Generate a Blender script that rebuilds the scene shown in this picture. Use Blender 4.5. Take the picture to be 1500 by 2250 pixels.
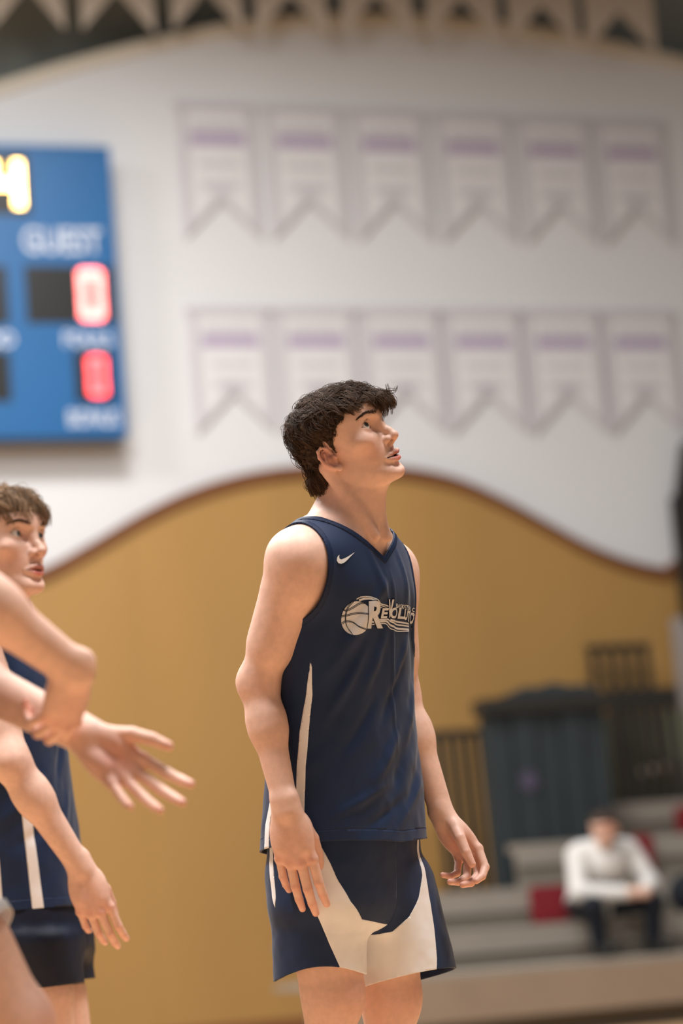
import bpy, math, random
import numpy as np
from concurrent.futures import ThreadPoolExecutor
from mathutils import Vector, Matrix
from mathutils.bvhtree import BVHTree

random.seed(7); RNG = np.random.default_rng(7)
for o in list(bpy.data.objects): bpy.data.objects.remove(o)
scene = bpy.context.scene
COL = scene.collection

# ------------------------------------------------------------------ camera
FPX = 5312.0; PITCH = math.radians(9.85); ROLL = 0.0786; CAMH = 0.70
cF = np.array([0, math.cos(PITCH), math.sin(PITCH)])
_u0 = np.array([0, -math.sin(PITCH), math.cos(PITCH)]); _r0 = np.array([1.0, 0, 0])
cU = _u0*math.cos(ROLL)+_r0*math.sin(ROLL); cR = _r0*math.cos(ROLL)-_u0*math.sin(ROLL)
cC = np.array([0, 0, CAMH])
cam_d = bpy.data.cameras.new('camera'); cam = bpy.data.objects.new('camera', cam_d); COL.objects.link(cam)
cam_d.sensor_fit = 'HORIZONTAL'; cam_d.sensor_width = 24.0; cam_d.lens = FPX/1500*24.0
cam_d.clip_end = 200
cam.matrix_world = Matrix(((cR[0], cU[0], -cF[0], 0), (cR[1], cU[1], -cF[1], 0), (cR[2], cU[2], -cF[2], CAMH), (0, 0, 0, 1)))
cam_d.dof.use_dof = True; cam_d.dof.focus_distance = 4.93; cam_d.dof.aperture_fstop = 1.7
scene.camera = cam
def at(u, v, Z):
    """photo position (1500x2250 frame) at depth Z metres -> world point"""
    return cC+Z*(cF+(u-750)/FPX*cR-(v-1125)/FPX*cU)

# ------------------------------------------------------------------ world, lamps, exposure
world = bpy.data.worlds.new('world'); scene.world = world; world.use_nodes = True
bg = world.node_tree.nodes['Background']; bg.inputs[0].default_value = (0.96, 0.98, 1.0, 1); bg.inputs[1].default_value = 0.14
def area(name, loc, size, power, col=(1, .985, .965), tgt=None):
    l = bpy.data.lights.new(name, 'AREA'); l.shape = 'RECTANGLE'; l.size, l.size_y = size; l.energy = power; l.color = col
    o = bpy.data.objects.new(name, l); COL.objects.link(o); o.location = loc
    d = Vector(tgt)-Vector(loc) if tgt is not None else Vector((0, 0, -1))
    o.rotation_euler = d.to_track_quat('-Z', 'Y').to_euler(); return o
# high-bay ceiling lamps of the hall, eight metres up
for i, (x, y, pw) in enumerate([(-2.6, 3.9, 800), (1.9, 3.9, 720), (-3.4, 8.0, 640), (1.8, 8.0, 210), (-6.5, 11.6, 700), (-1.2, 13.6, 520), (3.6, 14.2, 20)]):
    area('hall_lamp', (x, y, 8.2), (1.6, 1.6), pw)
scene.view_settings.view_transform = 'Standard'; scene.view_settings.look = 'None'
scene.view_settings.gamma = 1.0; scene.view_settings.use_curve_mapping = False
scene.view_settings.exposure = -0.15

# ------------------------------------------------------------------ materials
def lin(r, g, b):
    f = lambda c: (c/255/12.92) if c/255 <= .04045 else ((c/255+.055)/1.055)**2.4
    return (f(r), f(g), f(b), 1)
def new_mat(name, col, rough=.6, spec=.3, noise=None, bump=None, metal=0, emit=None, sss=0, attr=None, sheen=0, vary=0):
    m = bpy.data.materials.new(name); m.use_nodes = True; nt = m.node_tree; N = nt.nodes; K = nt.links
    b = N['Principled BSDF']; b.inputs['Roughness'].default_value = rough; b.inputs['Metallic'].default_value = metal
    b.inputs['Specular IOR Level'].default_value = spec
    tc = N.new('ShaderNodeTexCoord'); src = None
    if attr:
        a = N.new('ShaderNodeAttribute'); a.attribute_name = attr; src = a.outputs['Color']
    else:
        r = N.new('ShaderNodeRGB'); r.outputs[0].default_value = col; src = r.outputs[0]
    if vary:
        oi = N.new('ShaderNodeObjectInfo'); mr = N.new('ShaderNodeMapRange'); mr.inputs[3].default_value = 1-vary; mr.inputs[4].default_value = 1+vary
        K.new(oi.outputs['Random'], mr.inputs[0]); mx = N.new('ShaderNodeMix'); mx.data_type = 'RGBA'; mx.blend_type = 'MULTIPLY'; mx.inputs[0].default_value = 1
        K.new(src, mx.inputs[6]); K.new(mr.outputs[0], mx.inputs[7]); src = mx.outputs[2]
    if noise:
        sc, amt = noise[0], noise[1]; n = N.new('ShaderNodeTexNoise'); n.inputs['Scale'].default_value = sc; n.inputs['Detail'].default_value = 5
        if len(noise) > 2:
            mp = N.new('ShaderNodeMapping'); mp.inputs['Scale'].default_value = noise[2]; K.new(tc.outputs['Object'], mp.inputs[0]); K.new(mp.outputs[0], n.inputs['Vector'])
        else: K.new(tc.outputs['Object'], n.inputs['Vector'])
        mr = N.new('ShaderNodeMapRange'); mr.inputs[1].default_value = .25; mr.inputs[2].default_value = .75; mr.inputs[3].default_value = 1-amt; mr.inputs[4].default_value = 1+amt
        K.new(n.outputs['Fac'], mr.inputs[0]); mx = N.new('ShaderNodeMix'); mx.data_type = 'RGBA'; mx.blend_type = 'MULTIPLY'; mx.inputs[0].default_value = 1
        K.new(src, mx.inputs[6]); K.new(mr.outputs[0], mx.inputs[7]); src = mx.outputs[2]
    K.new(src, b.inputs['Base Color'])
    if bump:
        n2 = N.new('ShaderNodeTexNoise'); n2.inputs['Scale'].default_value = bump[0]; n2.inputs['Detail'].default_value = 3; K.new(tc.outputs['Object'], n2.inputs['Vector'])
        bp = N.new('ShaderNodeBump'); bp.inputs['Strength'].default_value = bump[1]; bp.inputs['Distance'].default_value = bump[2]
        K.new(n2.outputs['Fac'], bp.inputs['Height']); K.new(bp.outputs[0], b.inputs['Normal'])
    if sss:
        b.inputs['Subsurface Weight'].default_value = sss; b.inputs['Subsurface Radius'].default_value = (1, .35, .2); b.inputs['Subsurface Scale'].default_value = .005
    if sheen: b.inputs['Sheen Weight'].default_value = sheen
    if emit:
        b.inputs['Emission Color'].default_value = emit[0]; b.inputs['Emission Strength'].default_value = emit[1]
    return m
M = dict(
    skin=new_mat('skin', None, .5, .35, noise=(75, .075), bump=(700, .18, .0008), sss=.10, attr='tint'),
    eye=new_mat('eye', None, .08, .5, attr='tint'),
    teeth=new_mat('teeth', lin(225, 215, 200), .3),
    hair=new_mat('hair', None, .62, .22, attr='tint'),
    hairbase=new_mat('hairbase', None, .6, .2, attr='tint', bump=(260, .6, .003)),
    navy=new_mat('navy_fabric', lin(17, 40, 76), .62, .3, noise=(14, .10), bump=(1500, .15, .0004), sheen=.12),
    navytrim=new_mat('navy_trim', lin(15, 34, 66), .6, .3, bump=(1500, .15, .0004)),
    black=new_mat('dark_navy_short', lin(20, 28, 48), .6, .3, bump=(1500, .15, .0004)),
    whitefab=new_mat('white_fabric', lin(243, 242, 243), .65, .25, noise=(30, .04), bump=(1500, .1, .0004)),
    greyfab=new_mat('grey_white_fabric', lin(205, 208, 212), .7, .25, bump=(1200, .1, .0004)),
    print=new_mat('silver_print', lin(216, 216, 220), .42, .5, noise=(40, .12)),
    printw=new_mat('white_print', lin(240, 240, 240), .45, .4),
    printd=new_mat('dark_print', lin(22, 32, 52), .6, .3),
    shoe=new_mat('shoe_white', lin(210, 210, 210), .5), sole=new_mat('shoe_sole', lin(60, 62, 66), .7),
    wallw=new_mat('wall_white', lin(208, 209, 211), .75, .2, noise=(1.2, .02)),
    gold=new_mat('golden_wood', lin(160, 124, 72), .5, .3, noise=(1.2, .06, (1, 1, .25)), vary=.025),
    brown=new_mat('brown_trim', lin(112, 70, 42), .5, .3, noise=(5, .1)),
    archtrim=new_mat('arch_trim', lin(205, 196, 180), .6),
    upper=new_mat('upper_wall_grey', lin(136, 139, 132), .8, .2, noise=(1.5, .05)),
    banner=new_mat('banner_white', lin(212, 211, 212), .8, .2, noise=(6, .02)),
    bcream=new_mat('banner_cream', lin(196, 184, 170), .8, .2, noise=(6, .04)),
    lav=new_mat('banner_lavender', lin(190, 187, 192), .8), purple=new_mat('banner_purple', lin(170, 158, 181), .8), bgrey=new_mat('banner_grey_print', lin(190, 187, 193), .8),
    shadowgrey=new_mat('banner_hem', lin(186, 182, 178), .8),
    blue=new_mat('scoreboard_blue', lin(6, 86, 142), .45, .4, noise=(3, .04)),
    sbblack=new_mat('scoreboard_window', lin(26, 26, 26), .4),
    sbtext=new_mat('scoreboard_lettering', lin(196, 204, 218), .5),
    red=new_mat('led_red', lin(255, 60, 60), .5, emit=((1, .09, .10, 1), 4.5)),
    redhi=new_mat('led_red_bright', lin(255, 90, 80), .5, emit=((1, .24, .22, 1), 5.5)),
    amber=new_mat('led_amber', lin(255, 220, 120), .5, emit=((1, .62, .18, 1), 16.0)),
    floor=new_mat('floor_wood', lin(186, 150, 112), .28, .5, noise=(3, .12, (1, .1, 1))),
    bench=new_mat('bench_grey', lin(139, 131, 121), .55, .3, noise=(4, .05)),
    benchd=new_mat('bench_riser', lin(122, 115, 104), .7, .2), board=new_mat('front_board', lin(140, 123, 106), .6, .2, noise=(3, .06)),
    slate=new_mat('slate_pad', lin(44, 51, 54), .6, .3, noise=(5, .08)), darkm=new_mat('dark_metal', lin(38, 36, 33), .5, .4),
    redp=new_mat('dark_red', lin(116, 26, 34), .6), violet=new_mat('violet_emblem', lin(74, 67, 86), .7),
    palepost=new_mat('pale_post', lin(150, 142, 138), .6), darknavy=new_mat('dark_trousers', lin(22, 25, 32), .8, .2),
    shirtw=new_mat('white_shirt', lin(200, 198, 195), .8, .2, noise=(8, .04)),
)

# ------------------------------------------------------------------ object helpers
def tag(o, label=None, cat=None, group=None, kind=None):
    if label: o['label'] = label
    if cat: o['category'] = cat
    if group: o['group'] = group
    if kind: o['kind'] = kind
    return o
def empty(name, loc):
    o = bpy.data.objects.new(name, None); COL.objects.link(o); o.location = loc; o.empty_display_size = .1; return o
def obj(name, V, Fc, mat, parent=None, tint=None, smooth=True):
    V = np.asarray(V, float)
    if parent is not None:
        off = np.zeros(3); q = parent
        while q is not None: off = off+np.array(q.location); q = q.parent
        V = V-off
    me = bpy.data.meshes.new(name)
    if isinstance(Fc, np.ndarray):
        n, k = Fc.shape; me.vertices.add(len(V)); me.vertices.foreach_set('co', V.astype(np.float32).ravel()); me.loops.add(n*k); me.loops.foreach_set('vertex_index', Fc.astype(np.int32).ravel())
        me.polygons.add(n); me.polygons.foreach_set('loop_start', np.arange(0, n*k, k, dtype=np.int32)); me.update(calc_edges=True)
    else: me.from_pydata(V.tolist(), [], Fc); me.update()
    me.polygons.foreach_set('use_smooth', np.full(len(me.polygons), smooth))
    if tint is not None:
        a = me.attributes.new('tint', 'FLOAT_COLOR', 'POINT')
        t = np.ones((len(V), 4), np.float32); t[:, :3] = tint; a.data.foreach_set('color', t.ravel())
    me.materials.append(mat); o = bpy.data.objects.new(name, me); COL.objects.link(o)
    if parent is not None: o.parent = parent
    return o
def nrm(v): v = np.asarray(v, float); return v/np.linalg.norm(v)

# ------------------------------------------------------------------ implicit-surface kit
def smin(a, b, k):
    h = np.maximum(k-np.abs(a-b), 0); return np.minimum(a, b)-h*h*(.25/k)
def smax(a, b, k):
    h = np.maximum(k-np.abs(a-b), 0); return np.maximum(a, b)+h*h*(.25/k)
def vlen(q): return np.sqrt(np.einsum('ij,ij->i', q, q))
def rcone(p, a, b, ra, rb):
    a = np.asarray(a, p.dtype); ba = np.asarray(b, p.dtype)-a; q = p-a; t = np.clip(q@(ba/max(ba@ba, 1e-9)), 0, 1)
    return vlen(q-t[:, None]*ba)-(ra+(rb-ra)*t)
def chain(p, pts, rs, k=.004):
    d = None
    for i in range(len(pts)-1):
        e = rcone(p, pts[i], pts[i+1], rs[i], rs[i+1]); d = e if d is None else smin(d, e, k)
    return d
def ell(p, c, r, A=None):
    q = p-np.asarray(c, p.dtype)
    if A is not None: q = q@np.asarray(A, p.dtype).T
    q = q/np.asarray(r, p.dtype); k0 = vlen(q); k1 = vlen(q/np.asarray(r, p.dtype))
    return k0*(k0-1)/np.maximum(k1, 1e-9)
def spl(xs, ys):
    xs = np.asarray(xs, float); ys = np.asarray(ys, float); m = np.gradient(ys, xs, axis=0)
    def f(x):
        dt = x.dtype if hasattr(x, 'dtype') else float; x = np.clip(x, xs[0], xs[-1]); i = np.clip(np.searchsorted(xs, x)-1, 0, len(xs)-2); h = xs[i+1]-xs[i]; t = (x-xs[i])/h
        if ys.ndim > 1: h = h[:, None]; t = t[:, None]
        t2 = t*t; t3 = t2*t; return np.asarray((2*t3-3*t2+1)*ys[i]+(t3-2*t2+t)*h*m[i]+(-2*t3+3*t2)*ys[i+1]+(t3-t2)*h*m[i+1], dt)
    return f
def loft(p, st, l, d, n=2.3, ends=True):
    """horizontal-slice loft: st rows z,cx,cy,a,b with lateral axis l and front axis d"""
    st = np.asarray(st, float); f = spl(st[:, 0], st[:, 1:])(p[:, 2])
    x = (p[:, :2]-f[:, :2])@np.asarray(l, p.dtype)[:2]; y = (p[:, :2]-f[:, :2])@np.asarray(d, p.dtype)[:2]
    rho = ((np.abs(x)/f[:, 2])**n+(np.abs(y)/f[:, 3])**n)**(1/n); e = np.hypot(x, y)
    dd = np.where(rho > 1e-3, e*(1-1/np.maximum(rho, 1e-3)), -np.minimum(f[:, 2], f[:, 3]))
    if ends: dd = smax(dd, np.maximum(p[:, 2]-st[-1, 0], st[0, 0]-p[:, 2]), .03)
    return dd
class Field:
    """list of primitives with bounding balls, blended one after the other"""
    def __init__(self): self.L = []
    def add(self, fn, c, R, k=.02, sub=False): self.L.append((fn, np.asarray(c, float), R, k, sub))
    def cone(self, a, b, ra, rb, k=.02):
        a = np.asarray(a, float); b = np.asarray(b, float)
        self.add(lambda p: rcone(p, a, b, ra, rb), (a+b)/2, np.linalg.norm(b-a)/2+max(ra, rb), k)
    def ell(self, c, r, A=None, k=.02, sub=False):
        self.add(lambda p: ell(p, c, r, A), c, max(r), k, sub)
    def __call__(self, p, off=0.0):
        d = np.full(len(p), .25, p.dtype)
        for fn, c, R, k, sub in self.L:
            q = p-np.asarray(c, p.dtype); m = np.flatnonzero(np.einsum('ij,ij->i', q, q) < (R+.06)**2)
            if not len(m): continue
            e = fn(p[m]); d[m] = smax(d[m], -e, k) if sub else smin(d[m], e, k)
        return d-off
POOL = ThreadPoolExecutor(4)
def peval(fn, tow, pts):
    ch = np.array_split(pts, max(1, len(pts)//40000)); return np.concatenate(list(POOL.map(lambda c: fn(tow(c).astype(np.float32)), ch))).astype(np.float32)
def sdf_mesh(fn, lo, hi, h, frame=None, slack=1.6):
    """naive surface nets over a sparse band; frame=(origin, rows-of-axes) places the grid"""
    lo = np.asarray(lo, float); hi = np.asarray(hi, float); cs = 4
    n = (np.ceil((hi-lo)/h/cs).astype(int))*cs+1; nc = (n-1)//cs
    tow = (lambda q: q) if frame is None else (lambda q: frame[0]+q@frame[1])
    ci = np.stack(np.meshgrid(*[np.arange(k) for k in nc], indexing='ij'), -1).reshape(-1, 3)
    cd = np.empty(len(ci)); st = 400000
    cp = lo+(ci+.5)*cs*h
    cd[:] = peval(fn, tow, cp)
    act = (np.abs(cd) < cs*h*.87*slack).reshape(nc)
    sgn = (cd < 0).reshape(nc)
    d = np.where(np.repeat(np.repeat(np.repeat(sgn, cs, 0), cs, 1), cs, 2), -1.0, 1.0).astype(np.float32)
    d = np.pad(d, ((0, 1),)*3, mode='edge')
    fm = np.zeros(n, bool); up = np.repeat(np.repeat(np.repeat(act, cs, 0), cs, 1), cs, 2)
    for a in (0, 1):
        for b in (0, 1):
            for c in (0, 1): fm[a:a+up.shape[0], b:b+up.shape[1], c:c+up.shape[2]] |= up
    idx = np.argwhere(fm); d[fm] = peval(fn, tow, lo+idx*h)
    neg = d < 0
    c8 = [neg[a:n[0]-1+a, b:n[1]-1+b, c:n[2]-1+c] for a in (0, 1) for b in (0, 1) for c in (0, 1)]
    s = np.zeros(tuple(n-1), np.uint8)
    for q in c8: s += q
    cells = np.argwhere((s > 0) & (s < 8)); vid = np.full(tuple(n-1), -1, np.int32); vid[tuple(cells.T)] = np.arange(len(cells))
    acc = np.zeros((len(cells), 3)); cnt = np.zeros(len(cells))
    crn = np.array([[a, b, c] for a in (0, 1) for b in (0, 1) for c in (0, 1)])
    dv = [d[tuple((cells+k).T)].astype(float) for k in crn]
    for i in range(8):
        for j in range(i+1, 8):
            if abs(crn[i]-crn[j]).sum() != 1: continue
            m = (dv[i] < 0) != (dv[j] < 0); t = np.where(m, dv[i]/np.where(m, dv[i]-dv[j], 1), 0)
            acc += np.where(m[:, None], crn[i]+t[:, None]*(crn[j]-crn[i]), 0); cnt += m
    V = lo+(cells+acc/np.maximum(cnt, 1)[:, None])*h
    Fs = []
    for ax in range(3):
        o1, o2 = [(1, 2), (2, 0), (0, 1)][ax]; sl0 = [slice(1, -1)]*3; sl1 = [slice(1, -1)]*3
        sl0[ax] = slice(0, n[ax]-1); sl1[ax] = slice(1, n[ax]); a = neg[tuple(sl0)]; b = neg[tuple(sl1)]
        e = np.argwhere(a != b)
        if not len(e): continue
        ns = a[tuple(e.T)]; e = e.copy()
        for q in (o1, o2): e[:, q] += 1
        def cc(x, y):
            f = e.copy(); f[:, o1] -= x; f[:, o2] -= y; return vid[tuple(f.T)]
        Q = np.stack([cc(1, 1), cc(0, 1), cc(0, 0), cc(1, 0)], 1); Q[~ns] = Q[~ns][:, ::-1]; Fs.append(Q)
    Fc = np.concatenate(Fs); Fc = Fc[(Fc >= 0).all(1)]
    return tow(V), Fc
def keep_faces(V, Fc, mask):
    Fc = Fc[mask]; u, inv = np.unique(Fc, return_inverse=True); return V[u], inv.reshape(Fc.shape)
def join(parts):
    Vs, Fs, o, ragged = [], [], 0, False
    for V, Fc in parts:
        Vs.append(np.asarray(V)); ragged |= isinstance(Fc, list)
        Fs.append([[i+o for i in f] for f in Fc] if isinstance(Fc, list) else np.asarray(Fc)+o); o += len(V)
    ragged = ragged or any(f.shape[1] != Fs[0].shape[1] for f in Fs)
    if not ragged: return np.concatenate(Vs), np.concatenate(Fs)
    return np.concatenate(Vs), [list(r) for f in Fs for r in (f if isinstance(f, list) else f.tolist())]
def tri(Fc):
    return Fc if Fc.shape[1] == 3 else np.concatenate([Fc[:, [0, 1, 2]], Fc[:, [0, 2, 3]]])
def clip(V, T, g, eps=2.5e-4):
    """keep the g>0 side of a triangle mesh, cut exactly along g=0"""
    g = np.where(np.abs(g) < eps, 1e-9, g); pos = g > 0; c = pos[T].sum(1); out = [T[c == 3]]; nv = [V]; base = len(V); new = {}
    ext = []
    def mid(i, j):
        key = (i, j) if i < j else (j, i)
        if key not in new:
            t = g[key[0]]/(g[key[0]]-g[key[1]]); new[key] = base+len(ext); ext.append(V[key[0]]+t*(V[key[1]]-V[key[0]]))
        return new[key]
    add = []
    for t in T[(c == 1) | (c == 2)].tolist():
        k = [pos[i] for i in t]
        if sum(k) == 1:
            i = k.index(True); a, b, e = t[i], t[(i+1) % 3], t[(i+2) % 3]; add.append([a, mid(a, b), mid(a, e)])
        else:
            i = k.index(False); a, b, e = t[i], t[(i+1) % 3], t[(i+2) % 3]; m1, m2 = mid(a, b), mid(a, e); add += [[m1, b, e], [m1, e, m2]]
    if add: out.append(np.array(add))
    if ext: nv.append(np.array(ext))
    T2 = np.concatenate(out); V2 = np.concatenate(nv); ar = np.linalg.norm(np.cross(V2[T2[:, 1]]-V2[T2[:, 0]], V2[T2[:, 2]]-V2[T2[:, 0]]), axis=1); T2 = T2[ar > 2e-9*min(1, eps/2.5e-4)]; u, inv = np.unique(T2, return_inverse=True)
    return V2[u], inv.reshape(T2.shape)
def vnormals(V, T):
    T = tri(np.asarray(T)); n = np.cross(V[T[:, 1]]-V[T[:, 0]], V[T[:, 2]]-V[T[:, 0]]); N = np.zeros_like(V)
    for k in range(3): np.add.at(N, T[:, k], n)
    return N/np.maximum(np.linalg.norm(N, axis=1, keepdims=True), 1e-12)
def solidify(o, th, off=-1):
    m = o.modifiers.new('thickness', 'SOLIDIFY'); m.thickness = th; m.offset = off; return o
def vnoise(p, seed=0):
    """smooth value noise, numpy"""
    i = np.floor(p).astype(np.int64); f = p-i; f = f*f*(3-2*f); r = 0
    for a in (0, 1):
        for b in (0, 1):
            for c in (0, 1):
                q = i+np.array([a, b, c]); hsh = (q[:, 0]*73856093 ^ q[:, 1]*19349663 ^ q[:, 2]*83492791 ^ seed*2654435761) & 0xffffff
                hsh = (hsh*1103515245+12345) & 0xffffff
                w = (f[:, 0] if a else 1-f[:, 0])*(f[:, 1] if b else 1-f[:, 1])*(f[:, 2] if c else 1-f[:, 2]); r = r+w*(hsh/0xffffff)
    return r-.5
def box(lo, hi):
    x0, y0, z0 = lo; x1, y1, z1 = hi
    V = [(x0, y0, z0), (x1, y0, z0), (x1, y1, z0), (x0, y1, z0), (x0, y0, z1), (x1, y0, z1), (x1, y1, z1), (x0, y1, z1)]
    return np.array(V, float), np.array([(0, 3, 2, 1), (4, 5, 6, 7), (0, 1, 5, 4), (1, 2, 6, 5), (2, 3, 7, 6), (3, 0, 4, 7)])
def tube(pts, rs, sides=6, cap=True):
    pts = np.asarray(pts, float); rs = np.broadcast_to(rs, len(pts)); T = np.gradient(pts, axis=0); V = []; Fc = []
    ref = np.array([.3, .2, .93]); 
    for i, (q, t) in enumerate(zip(pts, T)):
        t = nrm(t); a = nrm(np.cross(t, ref if abs(t@ref) < .95 else [1, 0, 0])); b = np.cross(t, a)
        for s in range(sides):
            w = 2*math.pi*s/sides; V.append(q+rs[i]*(a*math.cos(w)+b*math.sin(w)))
    for i in range(len(pts)-1):
        for s in range(sides): Fc.append((i*sides+s, i*sides+(s+1) % sides, (i+1)*sides+(s+1) % sides, (i+1)*sides+s))
    Fc = np.array(Fc)
    if cap:
        V += [pts[0], pts[-1]]; c0, c1 = len(V)-2, len(V)-1; L = (len(pts)-1)*sides
        Fc = np.concatenate([Fc, [(c0, (s+1) % sides, s, c0) for s in range(sides)], [(c1, L+s, L+(s+1) % sides, c1) for s in range(sides)]])
        Fc = [list(dict.fromkeys(f)) for f in Fc.tolist()]
    return np.array(V), Fc

# ================================================================== the setting
WA = math.radians(18.4)                      # the back wall runs away to the right
wD = np.array([math.cos(WA), math.sin(WA), 0]); wN = np.array([math.sin(WA), -math.cos(WA), 0])
wO = at(750, 1125, 19.0); wO[2] = 0
zz = np.array([0, 0, 1.0])
def wp(s, z, t=0.0): return wO+s*wD+t*wN+z*zz
def wpx(u, v, t=0.0):
    """photo position -> wall coordinates (along, up) on the plane t metres in front of the wall"""
    D = at(u, v, 1.0)-cC; k = (t-(cC-wO)@wN)/(D@wN); X = cC+k*D-wO; return float(X@wD), float(X[2])
def prism(poly, t0, t1):
    """(along, up) outline -> solid between wall distances t0 and t1"""
    n = len(poly); V = [wp(s, z, t0) for s, z in poly]+[wp(s, z, t1) for s, z in poly]
    Fc = [list(range(n))[::-1], list(range(n, 2*n))]+[[i, (i+1) % n, n+(i+1) % n, n+i] for i in range(n)]
    a = sum(poly[i][0]*poly[(i+1) % n][1]-poly[(i+1) % n][0]*poly[i][1] for i in range(n))
    if a < 0: Fc = [f[::-1] for f in Fc]
    return np.array(V), Fc
def rect(s0, z0, s1, z1): return [(s0, z0), (s1, z0), (s1, z1), (s0, z1)]

V, Fc = box((-26, -3, -.12), (26, 32, 0)); tag(obj('floor', V, Fc, M['floor'], smooth=False), kind='structure')

# white wall under the arch, dark grey wall above it
arch = [(-420, 330), (-200, 255), (0, 196), (120, 157), (250, 121), (380, 90), (500, 66), (620, 51), (750, 45), (880, 45), (1000, 52), (1120, 64), (1250, 85), (1380, 112), (1500, 140), (1700, 190), (1950, 262)]
top = [wpx(u, v) for u, v in arch]
sl, sr = top[0][0]-5, top[-1][0]+5
pts = spl([q[0] for q in top], [q[1] for q in top])
ss = np.linspace(top[0][0], top[-1][0], 60); zt = pts(ss)
outline = [(sl, 0), (sr, 0), (sr, zt[-1]-.6)]+[(s, z) for s, z in zip(ss[::-1], zt[::-1])]+[(sl, zt[0]-1.2)]
tag(obj('wall_back', *prism(outline, -.15, 0), M['wallw'], smooth=False), kind='structure')
tag(obj('wall_back_upper', *prism(rect(sl, 4.0, sr, 11.5), -.8, -.55), M['upper'], smooth=False), kind='structure')
rim = [(s, z) for s, z in zip(ss, zt)]
tag(obj('trim_1', *prism([(s, z+.05) for s, z in rim]+[(s, z-.05) for s, z in rim[::-1]], -.1, .03), M['archtrim'], smooth=False), kind='structure')

# golden wood wainscot with a wavy top, panel by panel
wave = [(-60, 1290), (20, 1278), (100, 1250), (200, 1196), (300, 1137), (400, 1088), (500, 1054), (600, 1034), (680, 1027), (760, 1025), (840, 1027), (920, 1036), (1000, 1055), (1100, 1098), (1200, 1152), (1300, 1205), (1400, 1241), (1480, 1254), (1560, 1250)]
wv = [wpx(u, v, .06) for u, v in wave]; per = wv[17][0]-wv[1][0]
wf0 = spl([q[0] for q in wv], [q[1] for q in wv])
def wavef(s):
    s = np.asarray(s, float); return wf0((s-wv[1][0]) % per+wv[1][0])
wood = tag(empty('wall_wainscot', wp(0, 0, 0)), kind='structure')
PW = 1.22; k0 = int(math.floor((wv[0][0]-1.2)/PW)); k1 = int(math.ceil((wv[-1][0]+3.0)/PW))
sseam = wpx(300, 1400, .06)[0] % PW
for k in range(k0, k1):
    a, b = k*PW+sseam+.0012, (k+1)*PW+sseam-.0012; q = np.linspace(a, b, 14)
    obj('panel', *prism([(a, .1), (b, .1)]+[(s, float(z)) for s, z in zip(q[::-1], wavef(q[::-1]))], 0, .06), M['gold'], wood, smooth=False)
q = np.linspace(k0*PW+sseam, k1*PW+sseam, 150); wz = wavef(q)
tag(obj('trim_2', *prism([(s, z+.012) for s, z in zip(q, wz)]+[(s, z-.075) for s, z in zip(q[::-1], wz[::-1])], -.02, .10), M['brown'], smooth=False), kind='structure')
tag(obj('baseboard_back', *prism(rect(k0*PW, 0, k1*PW, .1), 0, .07), M['brown'], smooth=False), kind='structure')

# banners
def banner(sc, ztop, w, h, notch, label, group, fab, prints=True, t=.022):
    root = empty('pennant_banner', wp(sc, ztop-h, t)); tag(root, label, 'banner', group); e = .075
    def pn(ins): return [(sc-w/2+ins, ztop-ins*.6), (sc-w/2+ins, ztop-h+ins*1.7), (sc, ztop-h+notch+ins*1.25), (sc+w/2-ins, ztop-h+ins*1.7), (sc+w/2-ins, ztop-ins*.6)]
    def flat(poly, t0, t1): return prism(poly, t0, t1)
    o = [pn(0), pn(e)]; n = 5
    # hem band all round as one ring
    V = [wp(s, z, tt) for tt in (t, t+.012) for pl in o for s, z in pl]; Fc = []
    for i in range(n):
        j = (i+1) % n
        Fc += [[i, j, n+j, n+i], [2*n+i, 3*n+i, 3*n+j, 2*n+j], [i, 2*n+i, 2*n+j, j], [n+i, n+j, 3*n+j, 3*n+i]]
    obj('hem_band', np.array(V), Fc, M['lav'] if prints else fab, root, smooth=False)
    P2 = pn(e); V, Fc = prism(P2, t+.001, t+.009)
    Fc = [[0, 1, 2], [0, 2, 4], [2, 3, 4], [5, 7, 6], [5, 9, 7], [7, 9, 8]]+Fc[2:]
    obj('field', V, Fc, fab, root, smooth=False)
    obj('hanging_rod', *prism(rect(sc-w/2-.02, ztop-.005, sc+w/2+.02, ztop+.03), t-.02, t+.02), M['lav' if prints else 'bcream'], root, smooth=False)
    if prints:
        obj('purple_band', *prism(rect(sc-w*.36, ztop-h*.30, sc+w*.36, ztop-h*.20), t+.009, t+.012), M['purple'], root, smooth=False)
        obj('headline_print', *prism(rect(sc-w*.33, ztop-h*.185, sc+w*.33, ztop-h*.12), t+.009, t+.012), M['bgrey'], root, smooth=False)
        obj('text_print', *prism(rect(sc-w*.27, ztop-h*.46, sc+w*.27, ztop-h*.42), t+.009, t+.012), M['lav'], root, smooth=False)
        obj('text_print', *prism(rect(sc-w*.25, ztop-h*.64, sc+w*.25, ztop-h*.57), t+.009, t+.012), M['bgrey'], root, smooth=False)
ordw = ['first', 'second', 'third', 'fourth', 'fifth', 'sixth', 'seventh', 'eighth']
for lefts, rights, ty, by, row in (([401, 594, 783, 968, 1150, 1322], [568, 760, 944, 1128, 1304, 1472], (233, 273), (522, 536), 'upper'),
                                   ([428, 618, 806, 988, 1166, 1340], [598, 786, 972, 1150, 1326, 1492], (682, 690), (950, 952), 'lower')):
    for i, (a, b) in enumerate(zip(lefts, rights)):
        m = (a+b)/2; f = i/5; tyy = ty[0]+(ty[1]-ty[0])*f; byy = by[0]+(by[1]-by[0])*f
        s0, zt0 = wpx(m-10, tyy, .05); s1, zb = wpx(m+8, byy, .05); w = wpx(b, 400, .05)[0]-wpx(a, 400, .05)[0]
        banner((s0+s1)/2, zt0, w, zt0-zb, .32, f'white pennant banner with purple band, {ordw[i]} from the scoreboard in the {row} row', f'{row} row of pennant banners', M['banner'])
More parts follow.
